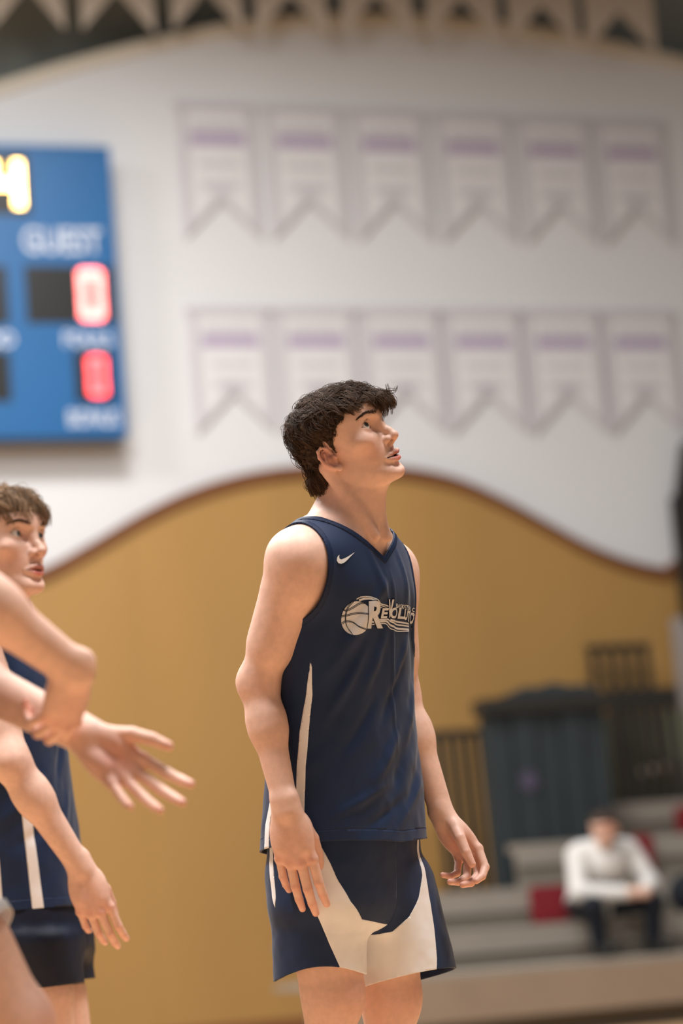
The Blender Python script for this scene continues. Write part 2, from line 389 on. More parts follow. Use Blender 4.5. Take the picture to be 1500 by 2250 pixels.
for i, (a, b, y) in enumerate([(-12, 142, 62), (181, 340, 70), (380, 535, 68), (566, 722, 78), (755, 910, 78), (942, 1096, 84), (1122, 1270, 98), (1292, 1442, 112)]):
    m = (a+b)/2; s1, zb = wpx(m, y, .35); w = wpx(b, 60, .35)[0]-wpx(a, 60, .35)[0]
    banner(s1, zb+1.15, w, 1.15, .34, f'cream pennant banner hanging at the ceiling above the arch, {ordw[i]} from the left', 'cream banners above the arch', M['bcream'], False, .35)

# ------------------------------------------------------------------ lettering helper
def text_mesh(s, size=1.0, bold=0.0, shear=0.0, sx=1.0):
    c = bpy.data.curves.new('t', 'FONT'); c.body = s; c.size = size; c.offset = bold; c.shear = shear; c.resolution_u = 4
    o = bpy.data.objects.new('t', c); COL.objects.link(o); dg = bpy.context.evaluated_depsgraph_get(); me = o.evaluated_get(dg).to_mesh()
    V = np.array([v.co[:] for v in me.vertices])*[sx, 1, 1]; Fc = [list(p.vertices) for p in me.polygons]
    o.evaluated_get(dg).to_mesh_clear(); bpy.data.objects.remove(o); bpy.data.curves.remove(c)
    return V, Fc

# ------------------------------------------------------------------ scoreboard
SBT = .30
sb_r, sb_top = wpx(236, 331, SBT); _, sb_bot = wpx(268, 950, SBT); sb_r = (sb_r+wpx(266, 940, SBT)[0])/2
sbh = sb_top-sb_bot; sb_l = sb_r-sbh*1.62
sb = tag(empty('scoreboard', wp((sb_l+sb_r)/2, sb_bot, .05)), 'blue electronic scoreboard with glowing digits on the white wall', 'scoreboard')
obj('case', *prism(rect(sb_l, sb_bot, sb_r, sb_top), .05, SBT), M['blue'], sb, smooth=False)
obj('edge_frame', *join([prism(rect(sb_l-.03, sb_bot-.03, sb_r+.03, sb_bot), .05, SBT+.01), prism(rect(sb_l-.03, sb_top, sb_r+.03, sb_top+.03), .05, SBT+.01), prism(rect(sb_r, sb_bot, sb_r+.03, sb_top), .05, SBT+.01), prism(rect(sb_l-.03, sb_bot, sb_l, sb_top), .05, SBT+.01)]), M['blue'], sb, smooth=False)
SEG = {'0': 'abcdef', '4': 'bcfg', '1': 'bc', '2': 'abged', '': ''}
def digit(win, s0, z0, s1, z1, ch, mat, thick=.2):
    """seven-segment figure standing in its window"""
    w, h = s1-s0, z1-z0; t = thick*w; t0, t1 = SBT+.006, SBT+.016
    zm = (z0+z1)/2; g = .006
    R = {'a': rect(s0+t*.4, z1-t, s1-t*.4, z1), 'd': rect(s0+t*.4, z0, s1-t*.4, z0+t), 'g': rect(s0+t*.6, zm-t/2, s1-t*.6, zm+t/2),
         'f': rect(s0, zm+g, s0+t, z1-t*.3), 'e': rect(s0, z0+t*.3, s0+t, zm-g), 'b': rect(s1-t, zm+g, s1, z1-t*.3), 'c': rect(s1-t, z0+t*.3, s1, zm-g)}
    for k in SEG[ch]: obj('segment', *prism(R[k], t0, t1), mat, win, smooth=False)
def win(u0, v0, u1, v1):
    s0, z1 = wpx(u0, (v0), SBT); s1, _ = wpx(u1, v0, SBT); _, z0 = wpx(u0, v1, SBT)
    return s0, z0, s1, z1
def window_at(r): return obj('digit_window', *prism(rect(*r), SBT, SBT+.004), M['sbblack'], sb, smooth=False)
A = wpx(200, 648, SBT); dw = .195; dh = .40
w1 = window_at((wpx(56, 640, SBT)[0], A[1]-.225, A[0]+dw/2+.10, A[1]+.225)); digit(w1, A[0]-dw/2-.0, A[1]-dh/2, A[0]+dw/2, A[1]+dh/2, '0', M['redhi'], .33)
B_ = wpx(213, 827, SBT); w2 = window_at((B_[0]-.17, B_[1]-.20, B_[0]+.13, B_[1]+.20)); digit(w2, B_[0]-.072, B_[1]-.155, B_[0]+.072, B_[1]+.155, '0', M['red'], .36)
Cc = wpx(18, 405, SBT); w3 = window_at((Cc[0]-1.05, Cc[1]-.24, Cc[0]+.16, Cc[1]+.24)); digit(w3, Cc[0]-.15, Cc[1]-.20, Cc[0]+.11, Cc[1]+.20, '4', M['amber'], .27)
digit(w3, Cc[0]-.60, Cc[1]-.20, Cc[0]-.34, Cc[1]+.20, '1', M['amber'], .27)
Dd = wpx(5, 648, SBT); window_at((Dd[0]-.42, Dd[1]-.225, Dd[0]+.04, Dd[1]+.225)); Ee = wpx(8, 828, SBT); window_at((Ee[0]-.30, Ee[1]-.19, Ee[0]+.05, Ee[1]+.19))
def sbtext(s, u0, u1, v, hh):
    V, Fc = text_mesh(s, 1, .02); s0, z = wpx(u0, v, SBT); s1, _ = wpx(u1, v, SBT); x0, x1 = V[:, 0].min(), V[:, 0].max(); y0, y1 = V[:, 1].min(), V[:, 1].max()
    W = np.array([wp(s0+(x-x0)/(x1-x0)*(s1-s0), z+((y-y0)/(y1-y0)-.5)*hh, SBT+.005) for x, y, _ in V]); obj('lettering', W, Fc, M['sbtext'], sb, smooth=False)
sbtext('GUEST', 50, 222, 528, .20); sbtext('FOULS', 140, 246, 745, .12); sbtext('BONUS', 150, 262, 919, .13); sbtext('PERIOD', -110, 32, 745, .12)

# ------------------------------------------------------------------ bleachers, parallel to the wall
def bx(s0, s1, t0, t1, z0, z1): return prism(rect(s0, z0, s1, z1), t0, t1)
def spx(u, v, t): return wpx(u, v, t)[0]
bl = tag(empty('bleacher', wp(spx(1300, 2240, 4.0), 0, 3.2)), 'grey tiered gymnasium bleacher with brown front board', 'bleacher')
sR = spx(1500, 2100, 4)+3.0
sA = spx(606, 2140, 3.4)
zf = wpx(1330, 2122, 4.05)[1]
obj('front_board', *bx(sA, sR, 4.0, 4.05, .13, zf), M['board'], bl, smooth=False)
obj('toe_board', *bx(sA, sR, 3.85, 3.9, .0, .14), M['benchd'], bl, smooth=False)
obj('foot_deck', *bx(sA, sR, 3.32, 4.05, zf, zf+.035), M['bench'], bl, smooth=False)
rows = [(spx(606, 2050, 2.75), 3.30, 2.70, wpx(1100, 2038, 3.3)[1]), (spx(940, 1960, 2.7), 2.70, 2.12, wpx(1100, 1953, 2.7)[1]), (spx(1128, 1860, 2.1), 2.12, 1.98, wpx(1190, 1852, 2.1)[1]), (spx(1340, 1770, 1.6), 1.62, 1.05, wpx(1400, 1763, 1.6)[1]), (spx(1462, 1690, 1.0), 1.05, .55, wpx(1480, 1676, 1.0)[1])]
for i, (s0, t, tb, z) in enumerate(rows):
    zl = zf+.035 if i == 0 else rows[i-1][3]
    obj('riser', *bx(s0+.02, sR, t-.06, t-.02, zl+.001, z-.05), M['benchd'], bl, smooth=False)
    obj('seat_board', *bx(s0, sR, tb+.002, t, z-.05, z), M['bench'], bl, smooth=False)
    obj('seat_front', *bx(s0, sR, t-.02, t+.012, z-.15, z-.052), M['bench'], bl, smooth=False)

# dark padded partition with an emblem
pa, pb = spx(1068, 1560, 1.9), spx(1332, 1560, 1.9); pt, pz = wpx(1200, 1545, 1.9)[1], wpx(1100, 1935, 1.9)[1]
pad = tag(empty('padded_partition', wp((pa+pb)/2, 0, 1.8)), 'dark slate padded partition with small violet emblem behind the bench', 'partition')
npad = 5; pw = (pb-pa)/npad
for k in range(npad):
    obj('pad', *prism(rect(pa+k*pw+.008, 0.0, pa+(k+1)*pw-.008, pt-.06), 1.72+.02*(k % 2), 1.86+.02*(k % 2)), M['slate'], pad, smooth=False)
obj('top_rail', *prism(rect(pa-.03, pt-.06, pb+.03, pt+.05), 1.70, 1.92), M['darkm'], pad, smooth=False)
q = np.linspace(0, math.pi, 18); cx = spx(1205, 1520, 1.8)
obj('rolled_cover', *prism([(cx+.36*math.cos(x)*(1+.05*math.sin(5*x)), pt+.045+.09*math.sin(x)+.012*math.sin(9*x)) for x in q], 1.73, 1.9), M['slate'], pad, smooth=False)
es, ez = wpx(1163, 1716, 1.9); q = np.linspace(0, 2*math.pi, 20, endpoint=False)
obj('emblem', *prism([(es+.062*math.cos(x), ez+.07*math.sin(x)) for x in q], 1.885, 1.895), M['violet'], pad, smooth=False)

def railing(u0, u1, v0, v1, t, n, slant, label, railh=.05, z_low=None, low_rail=False):
    s0, z1 = wpx(u0, v0, t); s1, _ = wpx(u1, v0, t); z0 = wpx((u0+u1)/2, v1, t)[1] if z_low is None else z_low
    r = tag(empty('guard_rail', wp((s0+s1)/2, z0, t)), label, 'railing')
    obj('top_rail', *prism(rect(s0-.03, z1-railh, s1+.03, z1), t-.03, t+.03), M['darkm'], r, smooth=False)
    if low_rail: obj('bottom_rail', *prism(rect(s0-.03, z0, s1+.03, z0+.04), t-.03, t+.03), M['darkm'], r, smooth=False)
    for k in range(n):
        s = s0+(s1-s0)*k/(n-1)
        obj('bar', *prism([(s-.025+slant, z0), (s+.025+slant, z0), (s+.025, z1-railh), (s-.025, z1-railh)], t-.02, t+.02), M['darkm'], r, smooth=False)
railing(952, 1056, 1606, 1935, 1.5, 5, .05, 'dark barred guard rail left of the padded partition', z_low=0.0)
railing(1296, 1416, 1418, 1535, .42, 5, .02, 'small dark barred guard rail standing above the partition beam', z_low=0.0)
railing(1346, 1476, 1516, 1752, 1.3, 6, .03, 'dark barred guard rail with heavy top beam right of the padded partition', .15, rows[3][3]+.002)
s0, z0 = wpx(1335, 1760, .35); s1, z1 = wpx(1520, 1560, .35)
V, Fc = prism(rect(s0, 0, s1, z1), .22, .36); tag(obj('grey_green_panel', V, Fc, new_mat('grey_green', lin(112, 112, 92), .8), smooth=False), 'grey green panel behind the barred guard rail on the right', 'panel')

for (u0, v0, u1, v1, t, lb) in ((1168, 1948, 1252, 2026, 2.80, 'dark red square seat pad leaning on the bench beside the seated spectator'), (1392, 1834, 1440, 1916, 2.20, 'dark red seat pad on the second bench behind the spectator shoulder'), (1488, 1772, 1560, 1830, 1.72, 'dark red seat pad on the top bench at the right edge')):
    s0, z1 = wpx(u0, v0, t); s1, z0 = wpx(u1, v1, t); z0 = max(q[3] for q in rows if q[1] > t)+.001
    r = tag(empty('seat_pad', wp((s0+s1)/2, z0, t)), lb, 'seat pad', 'red seat pads on the bleacher')
    e = .02; obj('cushion', *prism([(s0+e, z0), (s1-e, z0), (s1, z0+e), (s1, z1-e), (s1-e, z1), (s0+e, z1), (s0, z1-e), (s0, z0+e)], t-.06, t), M['redp'], r, smooth=False)
    obj('piping', *prism(rect(s0+.03, z0+.03, s1-.03, z1-.03), t, t+.008), M['redp'], r, smooth=False)
# dark folded equipment at the right edge, pale post under it
s0 = spx(1484, 1100, .18); z1 = wpx(1490, 985, .18)[1]; z0 = wpx(1490, 1352, .18)[1]
r = tag(empty('folded_hoop_frame', wp(s0+.4, 0, .18)), 'dark folded hoop frame on a pale post at the right edge', 'hoop frame')
obj('frame', *prism([(s0+.05, z0), (s0+1.0, z0), (s0+1.0, z1+.2), (s0+.12, z1+.05), (s0-.02, z1-.5)], .13, .20), M['darkm'], r, smooth=False)
obj('brace', *prism([(s0-.03, z0-.1), (s0+.06, z0-.1), (s0+.06, z1-.4), (s0-.03, z1-.4)], .125, .205), M['darkm'], r, smooth=False)
obj('post', *prism(rect(spx(1487, 1450, .18), 0, spx(1487, 1450, .18)+.35, z0-.02), .13, .20), M['palepost'], r, smooth=False)

# ================================================================== people
SK = np.array(lin(230, 188, 168)[:3]); SKR = np.array(lin(214, 134, 118)[:3]); LIP = np.array(lin(184, 96, 90)[:3])
_pz = [-.100, -.094, -.086, -.075, -.062, -.048, -.030, -.010, .010, .030, .050, .075, .10]
_yf = spl(_pz, [.062, .080, .091, .0945, .0915, .094, .0950, .0910, .0860, .0870, .0875, .077, .050])
_yb = spl(_pz, [.040, .030, .018, .004, -.012, -.030, -.05, -.062, -.072, -.080, -.083, -.076, -.056])
_hw = spl(_pz, [.013, .023, .034, .0435, .0505, .0560, .0605, .0645, .067, .0690, .0700, .0655, .045])
_yc = spl(_pz, [.050, .050, .045, .036, .026, .016, .008, .004, .002, .0, 0, 0, 0])
EYE = np.array([.0335, .0668, .0195]); EYR = .0132
def head_sdf(q, mouth=.0022, ears=True, face=True):
    """template head: x left, y forward, z up, origin between the ears"""
    z = q[:, 2]; p = q.copy(); p[:, 0] = np.abs(q[:, 0]); ax = p[:, 0]
    yc = _yc(z); f = _yf(z)-yc; b = yc-_yb(z); w = _hw(z); y = q[:, 1]-yc; n = 2.25
    ly = np.where(y > 0, f, b); rho = ((ax/w)**n+(np.abs(y)/ly)**n)**(1/n); e = np.hypot(ax, y)
    d = np.where(rho > 1e-3, e*(1-1/np.maximum(rho, 1e-3)), -.02)
    d = smax(d, np.maximum(z-.088, -.099-z), .02)
    d = smin(d, ell(p, (0, .003, .037), (.0745, .0870, .0650)), .03)
    d = smin(d, ell(p, (.049, .058, -.006), (.015, .016, .010)), .028)              # cheekbone
    d = smin(d, rcone(p, (.046, .004, -.050), (.018, .070, -.083), .010, .012), .022)  # jaw line
    d = smin(d, ell(p, (.007, .086, -.083), (.018, .0135, .0125)), .014)              # chin
    if not face: return d
    d = smin(d, rcone(p, (.006, .0825, .036), (.042, .0670, .038), .0062, .0058), .014)  # brow
    d = smax(d, -ell(p, (.034, .0905, .0190), (.0190, .017, .0130)), .014)             # socket
    d = smax(d, -ell(p, (.0155, .0910, .014), (.008, .012, .013)), .010)
    # nose
    nb = chain(p, [(0, .0800, .026), (0, .0890, .012), (0, .1005, -.003), (0, .1070, -.0130)], [.0066, .0064, .0070, .0080], .008)
    d = smin(d, nb, .011)
    d = smin(d, ell(p, (0, .1075, -.0140), (.0096, .0088, .0080)), .006)
    d = smin(d, ell(p, (.0125, .0960, -.0180), (.0070, .0098, .0074)), .007)
    d = smin(d, rcone(p, (0, .1045, -.0215), (0, .0955, -.0275), .0042, .006), .006)
    d = smax(d, -ell(p, (.0098, .1005, -.0262), (.0056, .0080, .0072)), .002)
    # lids and eye opening
    d = smin(d, ell(p, EYE, (.0160, .0146, .0146)), .006)
    r = p-EYE.astype(p.dtype); tilt = .10*r[:, 0]; xx = r[:, 0]; hwx = np.where(xx < 0, .0150, .0182); zu = .0096*(1-np.clip(np.abs(xx)/hwx, 0, 1)**2.2)+tilt; zl = -.0058*(1-np.clip(np.abs(xx)/hwx, 0, 1)**2.0)+tilt
    op = np.maximum(np.maximum(r[:, 2]-zu, zl-r[:, 2])*.9, np.maximum(np.abs(xx)-hwx, -r[:, 1]-.005)); op = np.maximum(op, r[:, 1]-.03)
    # upper lid crease
    cz = .0125*(1-(xx/.021)**2)+tilt; d = d+.0010*np.exp(-((r[:, 2]-cz)/.0016)**2)*np.exp(-(xx/.013)**4)*np.exp(-((r[:, 1]-.012)/.01)**2)
    d = smax(d, -op, .0012)
    # mouth
    mz = -.0515; xm = ax/.026
    ul = chain(p, [(0, .1010, mz+.0062), (.0075, .0998, mz+.0072), (.016, .0945, mz+.0045), (.0245, .0868, mz+.0002)], [.0044, .0044, .0036, .0020], .004)
    ll = chain(p, [(0, .0985, mz-.0072), (.010, .0965, mz-.0066), (.019, .0910, mz-.0040), (.0245, .0862, mz-.0005)], [.0054, .0050, .0038, .0018], .004)
    d = smin(d, ul, .0055); d = smin(d, ll, .006)
    d = smax(d, -ell(p, (0, .098, mz+.0135), (.0032, .006, .006)), .004)              # philtrum
    d = smax(d, -ell(p, (0, .1010, mz-.0185), (.016, .006, .005)), .009)              # under the lip
    gap = mouth*(1-np.clip(xm, 0, 1)**2)+.0002
    d = smax(d, -np.maximum(np.abs(z-mz-.0002*xm)-gap, np.maximum(ax-.0262, .078-p[:, 1])), .0012)
    if ears:
        ec = np.array([.0730, .006, -.012]); a1 = nrm([.36, -.86, -.36]); a2 = nrm(np.array([.10, -.38, .92])); a2 = nrm(a2-a1*(a1@a2)); a0 = np.cross(a1, a2)
        if a0[0] < 0: a0 = -a0
        E_ = np.stack([a0, a1, a2]); r = (p-ec.astype(p.dtype))@E_.T.astype(p.dtype)/np.float32(.90)           # r0 out of the ear plane, r1 backwards, r2 up
        def ep(u, v, o=0.0): return (o, u, v)
        rim = [ep(.000, .006, .000), ep(.002, .022, .002), ep(.010, .0305, .004), ep(.020, .028, .0055), ep(.0262, .016, .006), ep(.0262, .001, .0055), ep(.0215, -.013, .0045), ep(.0145, -.0225, .003), ep(.008, -.028, .001)]
        R = chain(r, rim, [.0026, .0030, .0033, .0034, .0034, .0034, .0033, .0036, .0046], .003)
        pl = ell(r, (-.002, .0125, .002), (.0042, .0150, .0250))
        ear = smin(R, pl, .004)
        ear = smin(ear, ell(r, (.0005, .0065, -.0275), (.0045, .0068, .0075)), .005)   # lobe
        ear = smin(ear, chain(r, [ep(.0185, -.012, .0035), ep(.0175, .002, .004), ep(.0130, .015, .0035)], [.0028, .0030, .0024], .003), .004)
        ear = smax(ear, -ell(r, (.0050, .0088, -.0035), (.0098, .0092, .0140)), .003)  # bowl
        ear = smin(ear, ell(r, (.0020, -.0015, -.004), (.0042, .0034, .0058)), .003)   # tragus
        ear = smin(ear, rcone(r, (-.012, .008, .004), (-.003, .010, .0), .010, .009), .006)
        d = smin(d, ear*np.float32(.90), .005)
    return d
FING = [(.0305, .094, .045, .027, .022, .0098), (.0095, .0985, .050, .031, .023, .0098), (-.0120, .094, .046, .029, .023, .0093), (-.0315, .084, .036, .022, .020, .0083)]
class Hand:
    """wrist point, finger direction, dorsal normal, side; curls (per finger three flex angles in degrees)"""
    def __init__(s, w, Y, Z, side, curls, spread=(6, 1, -4, -10), thumb=((.4, .8, -.45), (.15, .93, -.35), (0, .95, -.3)), sc=1.0):
        Y = nrm(Y); Z = np.asarray(Z, float); Z = nrm(Z-Y*(Z@Y)); X = np.cross(Z, Y) if side == 'R' else np.cross(Y, Z)
        s.o = np.asarray(w, float); s.A = np.stack([X, Y, Z]); s.sc = sc; s.f = []; s.nails = []; s.knuckles = []
        for i, (x, y, a, b, c, r) in enumerate(FING):
            cu = np.radians(curls[i]); sp = math.radians(spread[i]); q = np.array([x, y, .0015-.0035*abs(i-1)]); pts = [np.array([x*.55, .045, .000]), q]; ang = 0
            for L, cc in zip((a, b, c), cu):
                ang += cc; dr = np.array([math.sin(sp)*math.cos(ang), math.cos(sp)*math.cos(ang), -math.sin(ang)]); q = q+dr*L; pts.append(q)
            nn = np.array([0, math.sin(ang), math.cos(ang)])
            s.f.append((pts, [.0090, r*1.0, r*.92, r*.83, r*.70])); s.nails.append((pts[-1]-dr*.004+nn*r*.6, r*.62)); s.knuckles += [pts[1]+[0, 0, .008], pts[2]+nn*.006, pts[3]+nn*.005]
        q = np.array([.020, .022, -.006]); pts = [q]; Ls = (.044, .034, .028)
        for L, t in zip(Ls, thumb): q = q+nrm(t)*L; pts.append(q)
        s.f.append((pts, [.0145, .0118, .0102, .0080])); s.nails.append((pts[-1]+np.array([.004, 0, .004]), .006)); s.knuckles += [pts[1], pts[2]]
        s.c = s.o+(np.array([0, .09, 0])*sc)@s.A
    def world(s, q): return s.o+(np.asarray(q)*s.sc)@s.A
    def __call__(s, p):
        q = ((p-s.o.astype(p.dtype))@s.A.T.astype(p.dtype)/np.float32(s.sc))
        pal = ell(q, (0, .052, 0), (.041, .056, .0150)); pal = smin(pal, rcone(q, (.0105, -.022, 0), (.020, .07, 0), .0160, .0125), .015); pal = smin(pal, rcone(q, (-.0105, -.022, 0), (-.019, .06, -.001), .0155, .0125), .015)
        pal = smin(pal, ell(q, (.022, .038, -.012), (.016, .026, .013)), .012); pal = smin(pal, ell(q, (-.022, .036, -.010), (.013, .03, .011)), .012)
        for i in range(4): pal = smin(pal, rcone(q, s.f[i][0][0], s.f[i][0][1], .009, .0108), .006)
        d = pal
        for pts, rs in s.f: d = np.minimum(d, smin(pal, chain(q, pts, rs, .0022), .0035))
        return d*s.sc
def axes(yaw):
    """facing yaw (0 = towards the camera, 90 = to the photo's right) -> left axis, front axis"""
    y = math.radians(yaw); return np.array([math.cos(y), math.sin(y), 0]), np.array([math.sin(y), -math.cos(y), 0])
def head_frame(yaw, pit, rol):
    l, f = axes(yaw); p, r = math.radians(pit), math.radians(rol); u = zz
    f2 = f*math.cos(p)+u*math.sin(p); u2 = u*math.cos(p)-f*math.sin(p)
    return np.stack([l*math.cos(r)+u2*math.sin(r), f2, u2*math.cos(r)-l*math.sin(r)])
def limb_arm(F, sh, el, wr, l_out, sc=1.0):
    F.ell(sh-zz*.028*sc, (.055*sc, .055*sc, .082*sc), k=.03)
    F.cone(sh, el, .050*sc, .040*sc, .03)
    m = sh+(el-sh)*.48; u = nrm(el-sh); fo = nrm((wr-el)-u*((wr-el)@u)) if np.linalg.norm(np.cross(wr-el, u)) > 1e-3 else nrm(np.cross(u, [1, 0, 0]))
    F.cone(m-u*.06+fo*.012, m+u*.06+fo*.012, .036*sc, .034*sc, .03); F.cone(m-u*.05-fo*.014, m+u*.05-fo*.012, .035*sc, .032*sc, .03)
    F.cone(el, el+(wr-el)*.35, .0360*sc, .0372*sc, .03); F.cone(el+(wr-el)*.3, wr, .0360*sc, .0250*sc, .03)
    F.ell(el-fo*.014-u*.0, (.024, .024, .026), k=.02)
def limb_leg(F, hp, kn, an, fwd, sc=1.0):
    F.cone(hp, kn, .088*sc, .056*sc, .04); m = hp+(kn-hp)*.45; F.cone(m+fwd*.018, kn+fwd*.006-(kn-hp)*.12, .066*sc, .048*sc, .04)
    F.ell(kn+fwd*.016, (.046*sc, .046*sc, .055*sc), k=.03)
    F.cone(kn, an, .053*sc, .036*sc, .03); c = kn+(an-kn)*.32; F.cone(c-fwd*.020, c-fwd*.012+(an-kn)*.22, .046*sc, .036*sc, .04)
class Person: pass
def build_body(S):
    """S: spec with joints; returns Field of the whole figure (head and hands included)"""
    F = Field(); l, d = S.l, S.d
    F.add(lambda p: loft(p, S.torso, l, d, 2.3), (S.torso[0, 1:4][0], S.torso[0, 2], 0) if False else np.array([S.torso[:, 1].mean(), S.torso[:, 2].mean(), (S.torso[0, 0]+S.torso[-1, 0])/2]), (S.torso[-1, 0]-S.torso[0, 0])/2+.22, .03)
    nb = S.neckb
    for sd, sh in (('R', S.shR), ('L', S.shL)):
        F.cone(nb-zz*.012+(sh-nb)*.18, sh-zz*.004, .046, .050, .05)
        F.cone(nb+zz*.03-d*.03, sh-d*.012+zz*.005, .034, .036, .05)          # trapezius
        F.cone(nb-zz*.03+d*.055+(sh-nb)*.12, sh+d*.02+zz*.022, .0095, .010, .012)  # collar bone
    O, A, sc = S.O, S.A, S.hs
    hl = lambda x, y, z: O+(np.array([x, y, z])*sc)@A
    F.cone(nb-zz*.02-d*.008, hl(0, .004, -.035), .064*S.nk, .053*S.nk, .035)
    F.cone(nb+d*.02, hl(0, .018, -.075), .050*S.nk, .047*S.nk, .03)
    for sx in (-1, 1): F.cone(hl(sx*.060, -.022, -.030), nb+d*.080-zz*.030+l*sx*.019, .0170, .0100, .010)
    F.ell(nb+d*.098-zz*.026, (.015, .015, .017), k=.012, sub=True); F.ell(hl(0, .036, -.115)*.45+(nb+d*.045)*.55, (.012, .012, .018), k=.018)
    F.add(lambda p: head_sdf((p-O.astype(p.dtype))@A.T.astype(p.dtype)/np.float32(sc), S.mouth)*np.float32(sc), O+(np.array([0, 0, .02])*sc)@A, .15*sc, .018)
    limb_arm(F, S.shR, S.elR, S.wrR, -l, S.arm); limb_arm(F, S.shL, S.elL, S.wrL, l, S.arm)
    for h in (S.hR, S.hL): F.add(h, h.c, .14*h.sc, .014)
    for hp, kn, an in ((S.hipR, S.knR, S.anR), (S.hipL, S.knL, S.anL)): limb_leg(F, hp, kn, an, d, S.leg)
    for an in (S.anR, S.anL): F.cone(an, np.array([an[0], an[1], .045])+S.fd*.02, .034, .036, .02); F.cone(np.array([an[0], an[1], .045]), np.array([an[0], an[1], .038])+S.fd*.14, .036, .030, .02)
    return F
def spots(V, base, L):
    """(centre, radius, colour, strength) patches of skin tone, some of them painted shade"""
    c = np.tile(base, (len(V), 1))
    for ce, r, col, st in L:
        dd = V-np.asarray(ce); r2 = (dd*dd).sum(1)/(r*r); m = r2 < 9; w = (st*np.exp(-r2[m]))[:, None]; c[m] = c[m]*(1-w)+np.asarray(col)*w
    return c
def skull_sdf(S):
    """head without ears plus the upper neck, in head coordinates: what hair grows on"""
    na = (S.neckb-zz*.02-S.d*.008-S.O)@S.A.T/S.hs; r0, r1 = .064*S.nk/S.hs, .053*S.nk/S.hs
    return lambda q: smin(head_sdf(q, face=False), rcone(q, na, (0, .004, -.035), r0, r1), .03)
def scalp_th(y):
    """height of the hairline along the side of the head, nape to forehead"""
    return np.interp(y, [-.12, -.050, -.036, -.026, -.014, -.004, .001, .010, .017, .032, .050, .068, .10], [-.074, -.072, -.060, -.042, -.016, .020, .019, -.006, .016, .040, .054, .061, .065])
def scalp_w(q):
    """0..1 scalp mask in head coordinates"""
    return np.clip((q[:, 2]-scalp_th(q[:, 1]))/.006+.5, 0, 1)
def body_mesh(S, F, res, hres, hdres, zlow=0.02):
    O, A, sc = S.O, S.A, S.hs
    boxes = [((O, A), np.array([-.098, -.125, -.125])*sc, np.array([.098, .136, .150])*sc, hres)]
    for h in (S.hR, S.hL): boxes.append(((h.o, h.A), np.array([-.075, -.002, -.115])*h.sc, np.array([.085, .215, .05])*h.sc, hdres))
    js = np.array([S.neckb, S.shR, S.shL, S.elR, S.elL, S.wrR, S.wrL, S.hipR, S.hipL, S.knR, S.knL, S.anR, S.anL, S.hR.c, S.hL.c, S.O]); lo = js.min(0)-.2; hi = js.max(0)+.2; lo[2] = max(lo[2], -.01); hi[2] = min(hi[2], O[2]+.06)
    V, Q = sdf_mesh(F, lo, hi, res); T = tri(Q)
    for i, ((o, a), l0, h0, hh) in enumerate(boxes):
        ax, pl = (2, l0[2]) if i == 0 else (1, l0[1]); q = (V-o)@a.T; oth = [k for k in range(3) if k != ax]
        ins = ((q[:, oth] > l0[oth]-.012) & (q[:, oth] < h0[oth]+.012)).all(1) & (q[:, ax] < h0[ax]+.03)
        V, T = clip(V, T, np.where(ins, pl-q[:, ax], 1.0), 1e-6)
    parts = [(V, T)]
    for i, (fr, l0, h0, hh) in enumerate(boxes):
        ax, pl = (2, l0[2]) if i == 0 else (1, l0[1])
        V, Q = sdf_mesh(F, l0-4*hh, h0+4*hh, hh, fr, 1.9 if i == 0 else 1.6); q = (V-fr[0])@fr[1].T; parts.append(clip(V, tri(Q), q[:, ax]-pl, 1e-6))
    return join(parts)
